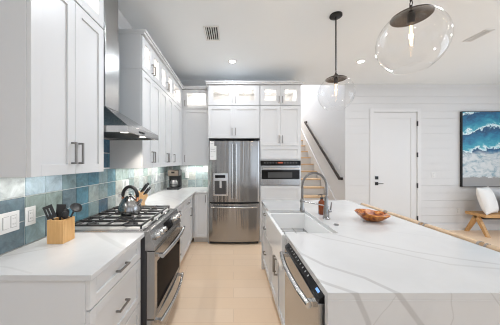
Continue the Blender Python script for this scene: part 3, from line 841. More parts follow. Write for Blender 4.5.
d1 = obj('door', bowed(fx0, mid-0.0025, 0.735, 1.785), 'fridge_steel', t, bevel=0.004)
d2 = obj('door', bowed(mid+0.0025, fx1, 0.735, 1.785), 'fridge_steel', t, bevel=0.004)
dz = obj('freezer_drawer', bowed(fx0, fx1, 0.055, 0.705), 'fridge_steel', t, bevel=0.004)
bm = BM(); box(bm, fx0+0.01, fx1-0.01, 3.845, 3.889, 0.707, 0.733); obj('gasket', bm, 'blackplastic', t)
bm = BM(); box(bm, fx0+0.02, fx1-0.02, 3.86, 3.945, 0.008, 0.052); obj('grille', bm, 'blackplastic', t)
for d, x in ((d1, mid-0.032), (d2, mid+0.032)):
    bm = BM(); y = fy_at(x)
    tube(bm, [(x, y-0.048, 0.80+0.93*i/10) for i in range(11)], 0.0125, 10)
    for z in (0.84, 1.69): box(bm, x-0.009, x+0.009, y-0.046, y+0.001, z-0.014, z+0.014)
    obj('handle', bm, 'steel_h', d, smooth=True)
bm = BM(); xs = [fx0+0.05+(fx1-fx0-0.10)*i/14 for i in range(15)]
tube(bm, [(x, fy_at(x)-0.05, 0.655) for x in xs], 0.0135, 10)
for x in (xs[0]+0.03, xs[-1]-0.03): box(bm, x-0.014, x+0.014, fy_at(x)-0.05, fy_at(x)+0.002, 0.645, 0.665)
obj('handle', bm, 'steel_h', dz, smooth=True)
# dispenser on the left door
bm = BM(); ax0, ax1 = -0.345, -0.095; yq = fy_at(-0.22)-0.012
box(bm, ax0, ax1, yq, yq+0.03, 1.10, 1.23); box(bm, ax0, ax0+0.022, yq, yq+0.03, 0.845, 1.10); box(bm, ax1-0.022, ax1, yq, yq+0.03, 0.845, 1.10); box(bm, ax0+0.022, ax1-0.022, yq, yq+0.03, 0.845, 0.87)
ds = obj('dispenser', bm, 'steel_h', d1, bevel=0.003)
bm = BM(); box(bm, ax0+0.023, ax1-0.023, yq+0.006, yq+0.03, 0.871, 1.099); obj('dispenser_recess', bm, 'recess', d1)
bm = BM(); box(bm, -0.24, -0.20, yq-0.004, yq+0.006, 0.98, 1.098); obj('dispenser_paddle', bm, 'steel_h', d1, bevel=0.003)
bm = BM(); box(bm, ax0+0.03, -0.14, yq-0.0015, yq-0.0002, 1.15, 1.20); obj('dispenser_display', bm, 'blackglass', d1)
for x in (fx0+0.05, fx1-0.05):
    bm = BM(); box(bm, x-0.04, x+0.04, 3.85, 3.93, 1.7905, 1.808); obj('hinge_cover', bm, 'blackplastic', t, bevel=0.003)
# paper tag on left door
pt = thing('paper_tag', 'white paper tag hanging on the left door of the refrigerator', 'paper', (-0.335, fy_at(-0.33)-0.004, 1.46))
bm = BM()
for i in range(6):
    x0 = -0.408+0.115*i/6; x1 = -0.408+0.115*(i+1)/6
    ya, yb_ = fy_at(x0)-0.0035, fy_at(x1)-0.0035
    v = [bm.verts.new(q) for q in ((x0, ya, 1.46), (x1, yb_, 1.46), (x1, yb_, 1.70), (x0, ya, 1.70), (x0, ya-.001, 1.46), (x1, yb_-.001, 1.46), (x1, yb_-.001, 1.70), (x0, ya-.001, 1.70))]
    for f in ((0, 1, 2, 3), (7, 6, 5, 4), (0, 4, 5, 1), (3, 2, 6, 7)): bm.faces.new([v[j] for j in f])
    if i < 4:
        v = [bm.verts.new(q) for q in ((x0, ya, 1.70), (x1, yb_, 1.70), (x1, yb_, 1.778), (x0, ya, 1.778), (x0, ya-.001, 1.70), (x1, yb_-.001, 1.70), (x1, yb_-.001, 1.778), (x0, ya-.001, 1.778))]
        for f in ((0, 1, 2, 3), (7, 6, 5, 4), (0, 4, 5, 1), (3, 2, 6, 7)): bm.faces.new([v[j] for j in f])
obj('sheet', bm, 'paper', pt)
bm = BM()
for z, w in ((1.735, 0.05), (1.66, 0.085), (1.635, 0.075), (1.60, 0.085), (1.52, 0.05)):
    y = min(fy_at(-0.40), fy_at(-0.40+w))-0.0052; v = [bm.verts.new(q) for q in ((-0.395, fy_at(-0.395)-.0048, z), (-0.395+w, fy_at(-0.395+w)-.0048, z), (-0.395+w, fy_at(-0.395+w)-.0048, z+0.006), (-0.395, fy_at(-0.395)-.0048, z+0.006))]
    bm.faces.new(v)
obj('printed_lines', bm, 'ink', pt)

# ------------------------------------------------------------------ microwave
t = thing('microwave_oven', 'built-in stainless microwave with black window and control strip', 'microwave', (0.819, 3.9, 1.02))
bm = BM(); FT.box(bm, MX0+0.004, MX1-0.004, -0.45, -0.002, 1.02, 1.44); obj('body', bm, 'steel_dark', t)
bm = BM(); FT.box(bm, 0.470, 1.168, 0.0005, 0.022, 1.018, 1.359); md = obj('door', bm, 'steel', t, bevel=0.003)
bm = BM(); FT.box(bm, 0.470, 1.168, 0.0005, 0.022, 1.362, 1.448); mp = obj('control_panel', bm, 'blackglass', t, bevel=0.002)
bm = BM(); FT.box(bm, 0.490, 1.148, 0.0222, 0.0235, 1.125, 1.285); obj('window', bm, 'blackglass', md)
bm = BM(); FT.box(bm, 0.60, 1.02, 0.0236, 0.0243, 1.150, 1.245); obj('window_screen', bm, 'recess', md)
bm = BM(); tube(bm, [FT.p(0.50+0.64*i/8, 0.062, 1.312) for i in range(9)], 0.012, 10)
for a in (0.53, 1.11): FT.box(bm, a-0.012, a+0.012, 0.0222, 0.06, 1.303, 1.321)
obj('handle', bm, 'steel_h', md, smooth=True)
bm = BM(); FT.box(bm, 0.77, 0.86, 0.0222, 0.0228, 1.40, 1.42); obj('clock', bm, 'red_display', mp)
bm = BM()
for k in range(12):
    a = 0.53+k*0.05
    if 0.74 < a < 0.88: continue
    FT.box(bm, a, a+0.026, 0.0222, 0.0226, 1.403, 1.411)
obj('keys', bm, 'ink', mp)
bm = BM(); lathe(bm, FT.p(0.819, 0.0222, 1.062), [(0.012, 0), (0.012, -0.001)], 14, axis='Y'); obj('badge', bm, 'steel_dark', md)

# ================================================================== ISLAND
IX0, IX1, IY0, IY1 = 0.374, 1.530, 0.882, 2.976
FI = Frame((0.388+DT, 0, 0), (0, 1, 0), (-1, 0, 0))
SY0, SY1, SXR = 1.612, 2.385, 0.765
bm = BM()
prism(bm, [(IX0, IY0), (IX1, IY0), (IX1, IY1), (IX0, IY1), (IX0, SY1), (SXR, SY1), (SXR, SY0), (IX0, SY0)], 2, 0.884, TOPZ)
box(bm, IX0, IX1, IY0, IY0+0.03, 0.001, 0.8845); box(bm, IX0, IX1, IY1-0.03, IY1, 0.001, 0.8845)
iw = tag(obj('island_worktop', bm, 'quartz_island', bevel=0.002), 'large white quartz island top with grey veins and a waterfall end', 'worktop')
# sink base
t = thing('sink_cabinet', 'white two-door cabinet under the farmhouse sink in the island', 'cabinet', (0.72, 2.0, 0))
bm = BM(); FI.box(bm, 1.535, 2.398, -0.62, 0, TOE, 0.632); FI.box(bm, 1.535, 2.398, -0.62, -0.06, 0.001, TOE)
FI.box(bm, 1.535, 1.606, -0.62, 0, 0.632, CT); FI.box(bm, 2.388, 2.398, -0.62, 0, 0.632, CT); FI.box(bm, 1.606, 2.388, -0.62, -0.43, 0.632, CT)
obj('carcass', bm, 'cab', t, bevel=0.001)
add_door(t, FI, 1.606, 1.998, 0.112, 0.628, 1.968, 0.50, L=0.15); add_door(t, FI, 1.998, 2.390, 0.112, 0.628, 2.028, 0.50, L=0.15)
bm = BM(); FI.box(bm, 1.537, 1.604, 0, DT, 0.112, CT-0.003); obj('filler_strip', bm, 'cab', t)
# end drawers
t = thing('drawer_cabinet', 'white narrow drawer cabinet at the far end of the island, past the sink', 'cabinet', (0.72, 2.67, 0))
bm = BM(); FI.box(bm, 2.402, 2.942, -0.62, 0, TOE, CT); FI.box(bm, 2.402, 2.942, -0.62, -0.06, 0.001, TOE); obj('carcass', bm, 'cab', t, bevel=0.001)
for c0, c1 in ((0.715, 0.878), (0.552, 0.711), (0.112, 0.548)): add_drawer(t, FI, 2.408, 2.938, c0, c1, 0.10)
# seating-side panel
bm = BM(); box(bm, 1.075, 1.095, IY0+0.032, IY1-0.032, 0.001, 0.883)
obj('back_panel', bm, 'cab', iw, bevel=0.001)
# sink
t = thing('farmhouse_sink', 'white apron-front farmhouse sink set in the island', 'sink', (0.56, 2.0, 0.64))
bm = BM(); sx0, sx1, sy0, sy1, sz0, sz1 = 0.348, SXR+0.012, SY0+0.002, SY1-0.002, 0.642, 0.8835
w = 0.022
box(bm, sx0, sx0+w+0.004, sy0, sy1, sz0, 0.902)             # apron
box(bm, sx0+w+0.004, sx1, sy0, sy0+w, sz0, sz1); box(bm, sx0+w+0.004, sx1, sy1-w, sy1, sz0, sz1); box(bm, sx1-w, sx1, sy0+w, sy1-w, sz0, sz1)
box(bm, sx0+w+0.004, sx1-w, sy0+w, sy1-w, sz0, sz0+0.058)
obj('basin', bm, 'sink', t, bevel=0.006)
bm = BM(); lathe(bm, (0.60, 2.0, sz0+0.0585), [(0.0, 0.001), (0.03, 0.001), (0.045, 0.003), (0.045, 0)], 20); obj('drain', bm, 'chrome', t)
bm = BM(); gx0, gx1, gy0, gy1, gz = sx0+0.045, sx1-0.04, sy0+0.04, sy1-0.04, sz0+0.080
for i in range(10):
    y = gy0+(gy1-gy0)*i/9; tube(bm, [(gx0, y, gz), (gx1, y, gz)], 0.003, 6)
for x in (gx0, (gx0*2+gx1)/3, (gx0+2*gx1)/3, gx1): tube(bm, [(x, gy0, gz+0.004), (x, gy1, gz+0.004)], 0.0035, 6)
for x in (gx0, gx1):
    for y in (gy0, gy1): tube(bm, [(x, y, gz), (x, y, sz0+0.0585)], 0.004, 6)
tag(obj('sink_rack', bm, 'steel_dark', smooth=True), 'wire rack lying in the bottom of the white sink', 'rack')
# dishwasher
t = thing('dishwasher', 'stainless dishwasher with curved handle under the near end of the island', 'dishwasher', (0.66, 1.22, 0))
dy0, dy1 = 0.927, 1.529
bm = BM(); box(bm, 0.405, 0.98, dy0, dy1, 0.03, 0.872); box(bm, 0.46, 0.95, dy0+0.02, dy1-0.02, 0.001, 0.03); obj('body', bm, 'rangeside', t)
bm = BM(); box(bm, 0.354, 0.404, dy0, dy1, 0.10, 0.842)
dd = obj('door', bm, 'steel', t, bevel=0.004)
bm = BM(); prism(bm, [(0.354, 0.8425), (0.404, 0.8425), (0.404, 0.880), (0.384, 0.880), (0.357, 0.858)], 1, dy0, dy1); cpn = obj('control_panel', bm, 'blackglass', t)
n2 = Vector((-0.022, 0, 0.027)).normalized()
bm = BM()
for k in range(9):
    y = 1.10+k*0.042; c0 = Vector((0.3705, y, 0.869))+n2*0.0008
    tube(bm, [c0, c0+n2*0.0012], 0.006, 8)
obj('buttons', bm, 'steel_h', cpn)
bm = BM(); uu = Vector((0.027, 0, 0.022)).normalized(); c0 = Vector((0.3705, 0.96, 0.869))+n2*0.0008
vv = [bm.verts.new(c0+uu*s*0.006+Vector((0, q, 0))) for s, q in ((-1, 0), (1, 0), (1, 0.035), (-1, 0.035))]; bm.faces.new(vv)
obj('display', bm, 'display', cpn)
bm = BM(); box(bm, 0.43, 0.455, dy0, dy1, 0.012, 0.098); obj('kickplate', bm, 'rangeside', t)
bm = BM(); pts = [(0.325-0.020*(1-(2*i/14-1)**2), dy0+0.03+(dy1-dy0-0.06)*i/14, 0.815) for i in range(15)]
tube(bm, pts, 0.0145, 12)
for y in (dy0+0.05, dy1-0.05): box(bm, 0.316, 0.3535, y-0.013, y+0.013, 0.803, 0.827)
obj('handle', bm, 'steel_h', dd, smooth=True)

# faucet
t = thing('faucet', 'tall brushed steel spring-neck kitchen faucet behind the sink', 'faucet', (0.845, 2.02, TOPZ))
fxc, fyc, z0 = 0.845, 2.02, TOPZ+0.0005
bm = BM(); lathe(bm, (fxc, fyc, z0), [(0.033, 0), (0.033, 0.006), (0.026, 0.012), (0.024, 0.10), (0.021, 0.11), (0.017, 0.12), (0.017, 0.20), (0.0, 0.20)], 20); obj('body', bm, 'chrome', t, smooth=True)
bm = BM(); pts = []
for i in range(9): pts.append((fxc, fyc, z0+0.20+0.09*i/8))
for i in range(1, 17):
    a = PI*i/16; pts.append((fxc-0.11+0.11*math.cos(a), fyc, z0+0.29+0.125*math.sin(a)))
for i in range(1, 5): pts.append((fxc-0.22, fyc, z0+0.29-0.035*i))
tube(bm, pts, 0.0075, 8); hose = obj('hose', bm, 'steel_dark', t, smooth=True)
# spring wound round the neck
bm = BM(); P3 = [Vector(p) for p in pts]; L = [0]
for a, b_ in zip(P3[:-1], P3[1:]): L.append(L[-1]+(b_-a).length)
def along(s):
    s = min(max(s, 0), L[-1])
    for i in range(len(L)-1):
        if s <= L[i+1]:
            f = (s-L[i])/(L[i+1]-L[i]); return P3[i].lerp(P3[i+1], f), (P3[i+1]-P3[i]).normalized()
    return P3[-1], (P3[-1]-P3[-2]).normalized()
sp_ = []; turns = 62; n = turns*8
for i in range(n+1):
    p, d = along(L[-1]*i/n); e1 = Vector((0, 1, 0)); e2 = d.cross(e1).normalized(); a = 2*PI*i/8
    sp_.append(p+(e1*math.cos(a)+e2*math.sin(a))*0.0105)
tube(bm, sp_, 0.0026, 5); obj('spring', bm, 'chrome', t, smooth=True)
bm = BM(); hxp = fxc-0.22
lathe(bm, (hxp, fyc, z0+0.06), [(0.019, 0), (0.022, 0.004), (0.022, 0.03), (0.016, 0.045), (0.016, 0.115), (0.011, 0.125)], 18); obj('spray_head', bm, 'chrome', t, smooth=True)
bm = BM(); tube(bm, [(fxc, fyc, z0+0.115), (hxp+0.02, fyc, z0+0.155)], 0.005, 8); lathe(bm, (hxp, fyc, z0+0.150), [(0.021, 0), (0.021, 0.014)], 16); obj('dock_arm', bm, 'chrome', t, smooth=True)
bm = BM(); tube(bm, [(fxc, fyc, z0+0.065), (fxc+0.045, fyc, z0+0.07)], 0.013, 12); tube(bm, [(fxc+0.038, fyc, z0+0.07), (fxc+0.044, fyc-0.005, z0+0.15)], [0.006, 0.0045], 8); obj('lever', bm, 'chrome', t, smooth=True)
bm = BM(); lathe(bm, (0.84, 1.815, TOPZ+0.0005), [(0.020, 0), (0.020, 0.004), (0.015, 0.010), (0.0, 0.011)], 18)
tag(obj('air_switch', bm, 'chrome', smooth=True), 'small round metal button on the island top in front of the faucet', 'button')
# soap bottle
t = thing('soap_bottle', 'amber glass soap bottle with black pump standing behind the sink', 'soap bottle', (0.872, 2.19, TOPZ))
sb = (0.872, 2.19, TOPZ+0.0005)
bm = BM(); lathe(bm, sb, [(0.0, 0.0), (0.031, 0.0), (0.034, 0.004), (0.034, 0.115), (0.030, 0.128), (0.015, 0.138), (0.0135, 0.150), (0, 0.150)], 22); obj('bottle', bm, 'amber', t, smooth=True)
bm = BM(); lathe(bm, (sb[0], sb[1], sb[2]+0.150), [(0.015, 0.0005), (0.015, 0.016), (0.005, 0.019), (0.005, 0.036), (0.011, 0.038), (0.011, 0.046), (0, 0.046)], 14); tube(bm, [(sb[0], sb[1], sb[2]+0.193), (sb[0]-0.040, sb[1], sb[2]+0.188)], 0.005, 8); obj('pump', bm, 'black', t, smooth=True)

# burl bowl
bm = BM(); bc = Vector((1.225, 1.955, TOPZ+0.0005)); seg = 48; rings = []
prof = [(0.0, 0.0), (0.055, 0.0), (0.085, 0.018), (0.116, 0.044), (0.140, 0.070), (0.135, 0.073), (0.106, 0.050), (0.075, 0.026), (0.04, 0.015), (0.0, 0.014)]
for i, (r, h) in enumerate(prof):
    ring = []
    for k in range(seg):
        a = 2*PI*k/seg
        f = min(1, r/0.140)**2
        wv = (noise.noise(Vector((math.cos(a)*1.6, math.sin(a)*1.6, 0.3)))*0.16 + noise.noise(Vector((math.cos(a)*5, math.sin(a)*5, 2.3)))*0.06)*f
        hh = h*(1+f*(0.16*math.cos(a-2.7)+0.18*noise.noise(Vector((math.cos(a)*2.2, math.sin(a)*2.2, 5.1)))))
        rr = max(r, 1e-4)*(1+wv)
        ring.append(bm.verts.new(bc+Vector((rr*1.0*math.cos(a), rr*0.88*math.sin(a), hh))))
    rings.append(ring)
for A, B in zip(rings[:-1], rings[1:]):
    for k in range(seg): bm.faces.new((A[k], A[(k+1) % seg], B[(k+1) % seg], B[k]))
bmesh.ops.remove_doubles(bm, verts=bm.verts, dist=0.0004)
tag(obj('bowl', bm, 'burl', smooth=True), 'shallow orange burl-wood bowl with a wavy rim on the island', 'bowl')

# ------------------------------------------------------------------ counter stools
def make_stool(yc, label):
    t = thing('counter_stool', label, 'stool', (1.46, yc, 0), 'wooden stools along the island')
    hw = 0.19
    bm = BM(); xs0, xs1 = 1.24, 1.62
    prism(bm, [(xs0, yc-hw), (xs1-0.03, yc-hw-0.01), (xs1, yc-hw+0.02), (xs1, yc+hw-0.02), (xs1-0.03, yc+hw+0.01), (xs0, yc+hw)], 2, 0.615, 0.65); obj('seat', bm, 'stoolwood', t, bevel=0.008)
    for sx, sy in ((0, -1), (0, 1)):
        bm = BM(); tube(bm, [(xs0+0.0, yc+sy*0.195, 0.001), (xs0+0.03, yc+sy*0.165, 0.614)], [0.013, 0.017], 10); obj('leg', bm, 'stoolwood', t, smooth=True)
    for sy in (-1, 1):
        bm = BM(); tube(bm, [(1.675, yc+sy*0.205, 0.001), (1.645, yc+sy*0.19, 0.60), (1.665, yc+sy*0.185, 0.85)], [0.013, 0.018, 0.014], 10); obj('leg', bm, 'stoolwood', t, smooth=True)
    bm = BM(); tube(bm, [(1.665+0.008*(1-(2*i/10-1)**2), yc-0.224+0.448*i/10, 0.874) for i in range(11)], [0.021]+[0.024]*9+[0.021], 12)
    obj('back_rail', bm, 'stoolwood', t, smooth=True)
    for sy in (-1, 1):
        bm = BM(); y = yc+sy*0.214; tube(bm, [(1.6655, y-0.007, 0.874), (1.6655, y+0.007, 0.874)], 0.0246, 12); obj('end_shade', bm, 'rail_end_shade', t, smooth=True)  # grey sleeves colour in the shade at both rail ends
    bm = BM(); tube(bm, [(xs0+0.012, yc-0.183, 0.25), (xs0+0.012, yc+0.183, 0.25)], 0.011, 8); obj('footrest', bm, 'stoolwood', t, smooth=True)
    bm = BM()
    for sy in (-1, 1): tube(bm, [(xs0+0.014, yc+sy*0.183, 0.30), (1.655, yc+sy*0.197, 0.30)], 0.010, 8)
    obj('stretcher', bm, 'stoolwood', t, smooth=True)
    return t
s0 = make_stool(2.655, 'wooden counter stool at the island, farthest from the viewer, behind the bowl')
dup(s0, (0, -0.472, 0), 'wooden counter stool whose rail starts just right of the orange bowl')
dup(s0, (0, -0.944, 0), 'wooden counter stool at the island, next to last toward the viewer')
dup(s0, (0, -1.416, 0), 'wooden counter stool at the island nearest the viewer, cut by the photo edge')

# ================================================================== SMALL THINGS ON THE LEFT
# utensil holder
t = thing('utensil_holder', 'square bamboo utensil holder on the near left worktop', 'utensil holder', (-1.125, 1.45, TOPZ))
ux0, ux1, uy0, uy1, uz0, uz1, w = -1.178, -1.075, 1.400, 1.505, TOPZ+0.0005, TOPZ+0.150, 0.011
bm = BM(); box(bm, ux0, ux1, uy0, uy0+w, uz0, uz1); box(bm, ux0, ux1, uy1-w, uy1, uz0, uz1); box(bm, ux0, ux0+w, uy0+w, uy1-w, uz0, uz1); box(bm, ux1-w, ux1, uy0+w, uy1-w, uz0, uz1); box(bm, ux0+w, ux1-w, uy0+w, uy1-w, uz0, uz0+0.01)
obj('box', bm, 'bamboo', t, bevel=0.002)
def utensil(name, label, base, top, head):
    base, top = Vector(base), Vector(top); d = (top-base).normalized()
    u_ = thing(name, label, 'utensil', tuple(base), 'black utensils in the bamboo holder')
    bm = BM(); tube(bm, [base, top], [0.006, 0.006], 8); obj('shaft', bm, 'blackplastic', u_, smooth=True)
    bm = BM(); side = Vector((1, 0.35, 0)).normalized(); side = (side-d*side.dot(d)).normalized(); nn = d.cross(side)
    if head == 'ladle' or head == 'spoon':
        R = 0.040 if head == 'ladle' else 0.024; c = top+d*R*0.9; tilt = (d*0.75+Vector((-0.55, -0.35, 0.2))).normalized() if head == 'ladle' else nn
        up = tilt; e1 = side; e2 = up.cross(e1).normalized(); rr = []
        dep = 0.8 if head == 'ladle' else 0.35
        for layer in (0, 1):
            for i in range(0, 6):
                ph = (PI/2)*(i/5) if layer == 0 else (PI/2)*(1-i/5)
                r = R*(1-0.06*layer)*math.sin(ph) if ph > 0 else 1e-4; h = -R*dep*(1-0.07*layer)*math.cos(ph)
                rr.append([bm.verts.new(c+(e1*math.cos(2*PI*k/16)*0.85+e2*math.sin(2*PI*k/16)*1.15)*max(r, 1e-4)+up*h) for k in range(16)])
        for A, B in zip(rr[:-1], rr[1:]):
            for k in range(16): bm.faces.new((A[k], A[(k+1) % 16], B[(k+1) % 16], B[k]))
    else:
        Lh, Wh = 0.085, 0.026; c = top
        slots = 3 if head == 'turner' else 1
        def slab(s0, s1, l0, l1):
            q = [c+side*s+d*l+nn*h for h in (-0.002, 0.002) for s, l in ((s0, l0), (s1, l0), (s1, l1), (s0, l1))]
            v = [bm.verts.new(p) for p in q]
            for f in ((3, 2, 1, 0), (4, 5, 6, 7), (0, 1, 5, 4), (1, 2, 6, 5), (2, 3, 7, 6), (3, 0, 4, 7)): bm.faces.new([v[j] for j in f])
        if slots == 3:
            slab(-Wh, Wh, 0, 0.018); slab(-Wh, Wh, Lh-0.018, Lh)
            for s in (-1, -0.36, 0.28): slab(s*Wh, (s+0.44)*Wh if s < 0.2 else Wh, 0.018, Lh-0.018)
        else: slab(-Wh, Wh, 0, Lh)
    obj('head', bm, 'blackplastic', u_, smooth=head in ('ladle', 'spoon'))
ub = uz0+0.013
utensil('slotted_turner', 'black slotted turner leaning left in the bamboo utensil holder', (-1.10, 1.425, ub), (-1.163, 1.425, uz1+0.008), 'turner')
utensil('spatula', 'black flat spatula in the middle of the bamboo utensil holder', (-1.155, 1.465, ub), (-1.140, 1.462, uz1+0.005), 'spatula')
utensil('cooking_spoon', 'black cooking spoon in the bamboo holder, between spatula and ladle', (-1.122, 1.468, ub), (-1.112, 1.470, uz1+0.012), 'spoon')
utensil('ladle', 'black ladle leaning right in the bamboo utensil holder', (-1.160, 1.488, ub), (-1.070, 1.486, uz1+0.036), 'ladle')
utensil('serving_spoon', 'black serving spoon rising from the right of the bamboo holder, under the ladle', (-1.102, 1.446, ub), (-1.095, 1.443, uz1+0.002), 'spoon')

# outlets and switches
def plate(name, label, F, a, c, gangs, kind):
    w = 0.036+0.023*(gangs-1)
    t = thing(name, label, kind, tuple(F.p(a, 0.0, c-0.058)))
    bm = BM(); F.box(bm, a-w, a+w, 0.0003, 0.006, c-0.058, c+0.058); obj('cover_plate', bm, 'white_plastic', t, bevel=0.002)
    for g in range(gangs):
        ac = a-w+0.036+0.046*g if gangs > 1 else a
        bm = BM(); F.box(bm, ac-0.0185, ac+0.0185, 0.0060, 0.0063, c-0.0355, c+0.0355); obj('surround', bm, 'ink', t)  # grey sheet paints the dark shaded gap around the insert
        bm = BM()
        if kind == 'switch' and g == 0: F.box(bm, ac-0.016, ac+0.016, 0.0064, 0.010, c-0.033, c+0.033); obj('rocker', bm, 'white_plastic', t, bevel=0.001)
        else:
            F.box(bm, ac-0.016, ac+0.016, 0.0064, 0.008, c-0.033, c+0.033); s_ = obj('socket', bm, 'white_plastic', t, bevel=0.001)
            bm = BM()
            for dz_ in (-0.019, 0.013):
                for da in (-0.007, 0.005): F.box(bm, ac+da, ac+da+0.002, 0.0081, 0.0085, c+dz_, c+dz_+0.009)
            obj('slots', bm, 'dark_gap', s_)
    return t
FW = Frame((XL+0.0098, 0, 0), (0, 1, 0), (1, 0, 0)); FWB = Frame((0, YB-0.0098, 0), (1, 0, 0), (0, -1, 0)); FWF = Frame((0, YF-0.0122, 0), (1, 0, 0), (0, -1, 0))
plate('switch_plate', 'white double switch and outlet plate at the far left edge of the tiled wall', FW, 1.279, 1.085, 2, 'switch')
plate('wall_outlet', 'white outlet on the tiles left of the bamboo utensil holder', FW, 1.412, 1.09, 1, 'outlet')
plate('wall_outlet', 'white outlet on the tiles behind the kettle', FW, 2.70, 1.15, 1, 'outlet')
plate('wall_outlet', 'white outlet on the left tiled wall between the knife block and coffee maker', FW, 3.72, 1.17, 1, 'outlet')
plate('wall_outlet', 'white outlet on the back tiled wall, right of the coffee maker', FWB, -0.93, 1.155, 1, 'outlet')
plate('wall_switch', 'white light switch on the board wall between the door and the painting', FWF, 4.17, 1.15, 1, 'switch')
plate('wall_outlet', 'white outlet low on the board wall left of the wooden bench', FWF, 4.68, 0.40, 1, 'outlet')
FWS = Frame((SX1-0.0005, 0, 0), (0, 1, 0), (-1, 0, 0))
plate('wall_switch', 'white light switch on the stairwell wall under the handrail', FWS, 4.86, 1.33, 1, 'switch')

# kettle
t = thing('kettle', 'polished steel kettle with black handle on the far rear burner', 'kettle', (-0.965, 2.10, 0.9635))
kc = Vector((-0.945, 2.03, 0.9636))
bm = BM(); lathe(bm, kc, [(0, 0), (0.085, 0), (0.097, 0.010), (0.099, 0.035), (0.090, 0.085), (0.070, 0.125), (0.045, 0.146), (0.0, 0.146)], 28); obj('body', bm, 'chrome', t, smooth=True)
bm = BM(); lathe(bm, kc+Vector((0, 0, 0.1465)), [(0.043, 0), (0.036, 0.008), (0.012, 0.012), (0.010, 0.020), (0.015, 0.027), (0.0, 0.032)], 20); obj('lid', bm, 'chrome', t, smooth=True)
bm = BM(); tube(bm, [kc+Vector((0.06, -0.02, 0.075)), kc+Vector((0.10, -0.03, 0.105)), kc+Vector((0.118, -0.035, 0.13))], [0.024, 0.016, 0.012], 12); obj('spout', bm, 'chrome', t, smooth=True)
bm = BM(); hp = []
for i in range(17):
    a = PI*(-0.05+1.10*i/16); hp.append(kc+Vector((0.078*math.cos(a)*0.97, -0.02*math.cos(a), 0.158+0.082*math.sin(a))))
tube(bm, hp, [0.010]+[0.0155]*15+[0.010], 10); obj('handle', bm, 'black', t, smooth=True)
for s in (1, -1):
    bm = BM(); p = kc+Vector((0.0755*s, -0.02*s, 0.144)); tube(bm, [p+Vector((0, 0, -0.035)), p+Vector((0, 0, 0.003))], [0.011, 0.013], 10); obj('handle_joint', bm, 'copper', t, smooth=True)

# knife block and knives
kb = thing('knife_block', 'slanted wooden knife block on the worktop beyond the range', 'knife block', (-1.06, 2.56, TOPZ))
kx, ky = -1.12, 2.55; z0 = TOPZ+0.0005
bm = BM(); prism(bm, [(kx-0.05, z0), (kx+0.085, z0), (kx+0.085, z0+0.05), (kx+0.125, z0+0.125), (kx+0.045, z0+0.185), (kx-0.05, z0+0.07)], 1, ky-0.05, ky+0.05); obj('block', bm, 'knifewood', kb, bevel=0.003)
dirk = Vector((0.60, 0, 0.80)).normalized()
# slanted top face runs between the last two upper corners
A0, A1 = Vector((kx+0.125, 0, z0+0.125)), Vector((kx+0.045, 0, z0+0.185))
lab = ['top row of the knife block, nearest the camera', 'top row of the knife block, at its middle', 'top row of the knife block, nearest the corner', 'lower row of the knife block, nearest the camera', 'lower row of the knife block, at its middle', 'lower row of the knife block, nearest the corner']
for i in range(6):
    row, cxx = divmod(i, 3); base = A1.lerp(A0, 0.25+0.45*row); base.y = ky+(-0.036+0.036*cxx)
    Lk = [0.115, 0.125, 0.115, 0.09, 0.095, 0.09][i]
    kn = thing('kitchen_knife', 'black-handled knife in the '+lab[i], 'knife', tuple(base), 'knives in the wooden block')
    e = Vector((0, 1, 0)); f_ = dirk.cross(e)
    def kb_box(s0, s1, w_, h_):
        bm = BM(); q = [base+dirk*s+e*a+f_*b for s in (s0, s1) for a, b in ((-w_, -h_), (w_, -h_), (w_, h_), (-w_, h_))]
        v = [bm.verts.new(p) for p in q]
        for f in ((3, 2, 1, 0), (4, 5, 6, 7), (0, 1, 5, 4), (1, 2, 6, 5), (2, 3, 7, 6), (3, 0, 4, 7)): bm.faces.new([v[j] for j in f])
        return bm
    obj('handle', kb_box(0.012, Lk, 0.006, 0.0085), 'blackplastic', kn, bevel=0.003)
    obj('bolster', kb_box(0.001, 0.0118, 0.006, 0.008), 'steel_h', kn)
    obj('end_cap', kb_box(Lk+0.0002, Lk+0.008, 0.006, 0.0085), 'steel_h', kn)

# coffee maker
t = thing('coffee_maker', 'black and steel drip coffee maker in the far corner of the worktop', 'coffee maker', (-1.14, 4.24, TOPZ))
cx, cy, z0 = -1.115, 4.20, TOPZ+0.0005
bm = BM(); box(bm, cx-0.11, cx+0.11, cy-0.13, cy+0.12, z0, z0+0.035); box(bm, cx-0.11, cx+0.11, cy+0.03, cy+0.12, z0+0.035, z0+0.36); box(bm, cx-0.11, cx+0.11, cy-0.11, cy+0.03, z0+0.25, z0+0.36); obj('housing', bm, 'blackplastic', t, bevel=0.008)
bm = BM(); box(bm, cx-0.09, cx+0.10, cy-0.1155, cy-0.1105, z0+0.252, z0+0.352); obj('front_panel', bm, 'coffee_steel', t, bevel=0.002)
bm = BM(); box(bm, cx-0.03, cx+0.03, cy-0.117, cy-0.116, z0+0.30, z0+0.33); obj('display', bm, 'blackglass', t)
bm = BM(); lathe(bm, (cx, cy-0.045, z0+0.036), [(0.0, 0), (0.055, 0), (0.072, 0.02), (0.075, 0.07), (0.06, 0.12), (0.045, 0.14)], 20, cap=False); cf = obj('carafe', bm, 'steel_dark', t, smooth=True)
bm = BM(); lathe(bm, (cx, cy-0.045, z0+0.177), [(0.047, 0), (0.05, 0.012), (0.0, 0.018)], 20); lathe(bm, (cx, cy-0.045, z0+0.09), [(0.0762, 0), (0.0762, 0.012)], 20, cap=False); tube(bm, [(cx+0.05, cy-0.075, z0+0.175), (cx+0.10, cy-0.10, z0+0.165), (cx+0.105, cy-0.10, z0+0.08), (cx+0.07, cy-0.085, z0+0.075)], 0.008, 8); obj('carafe_handle', bm, 'blackplastic', t, smooth=True)

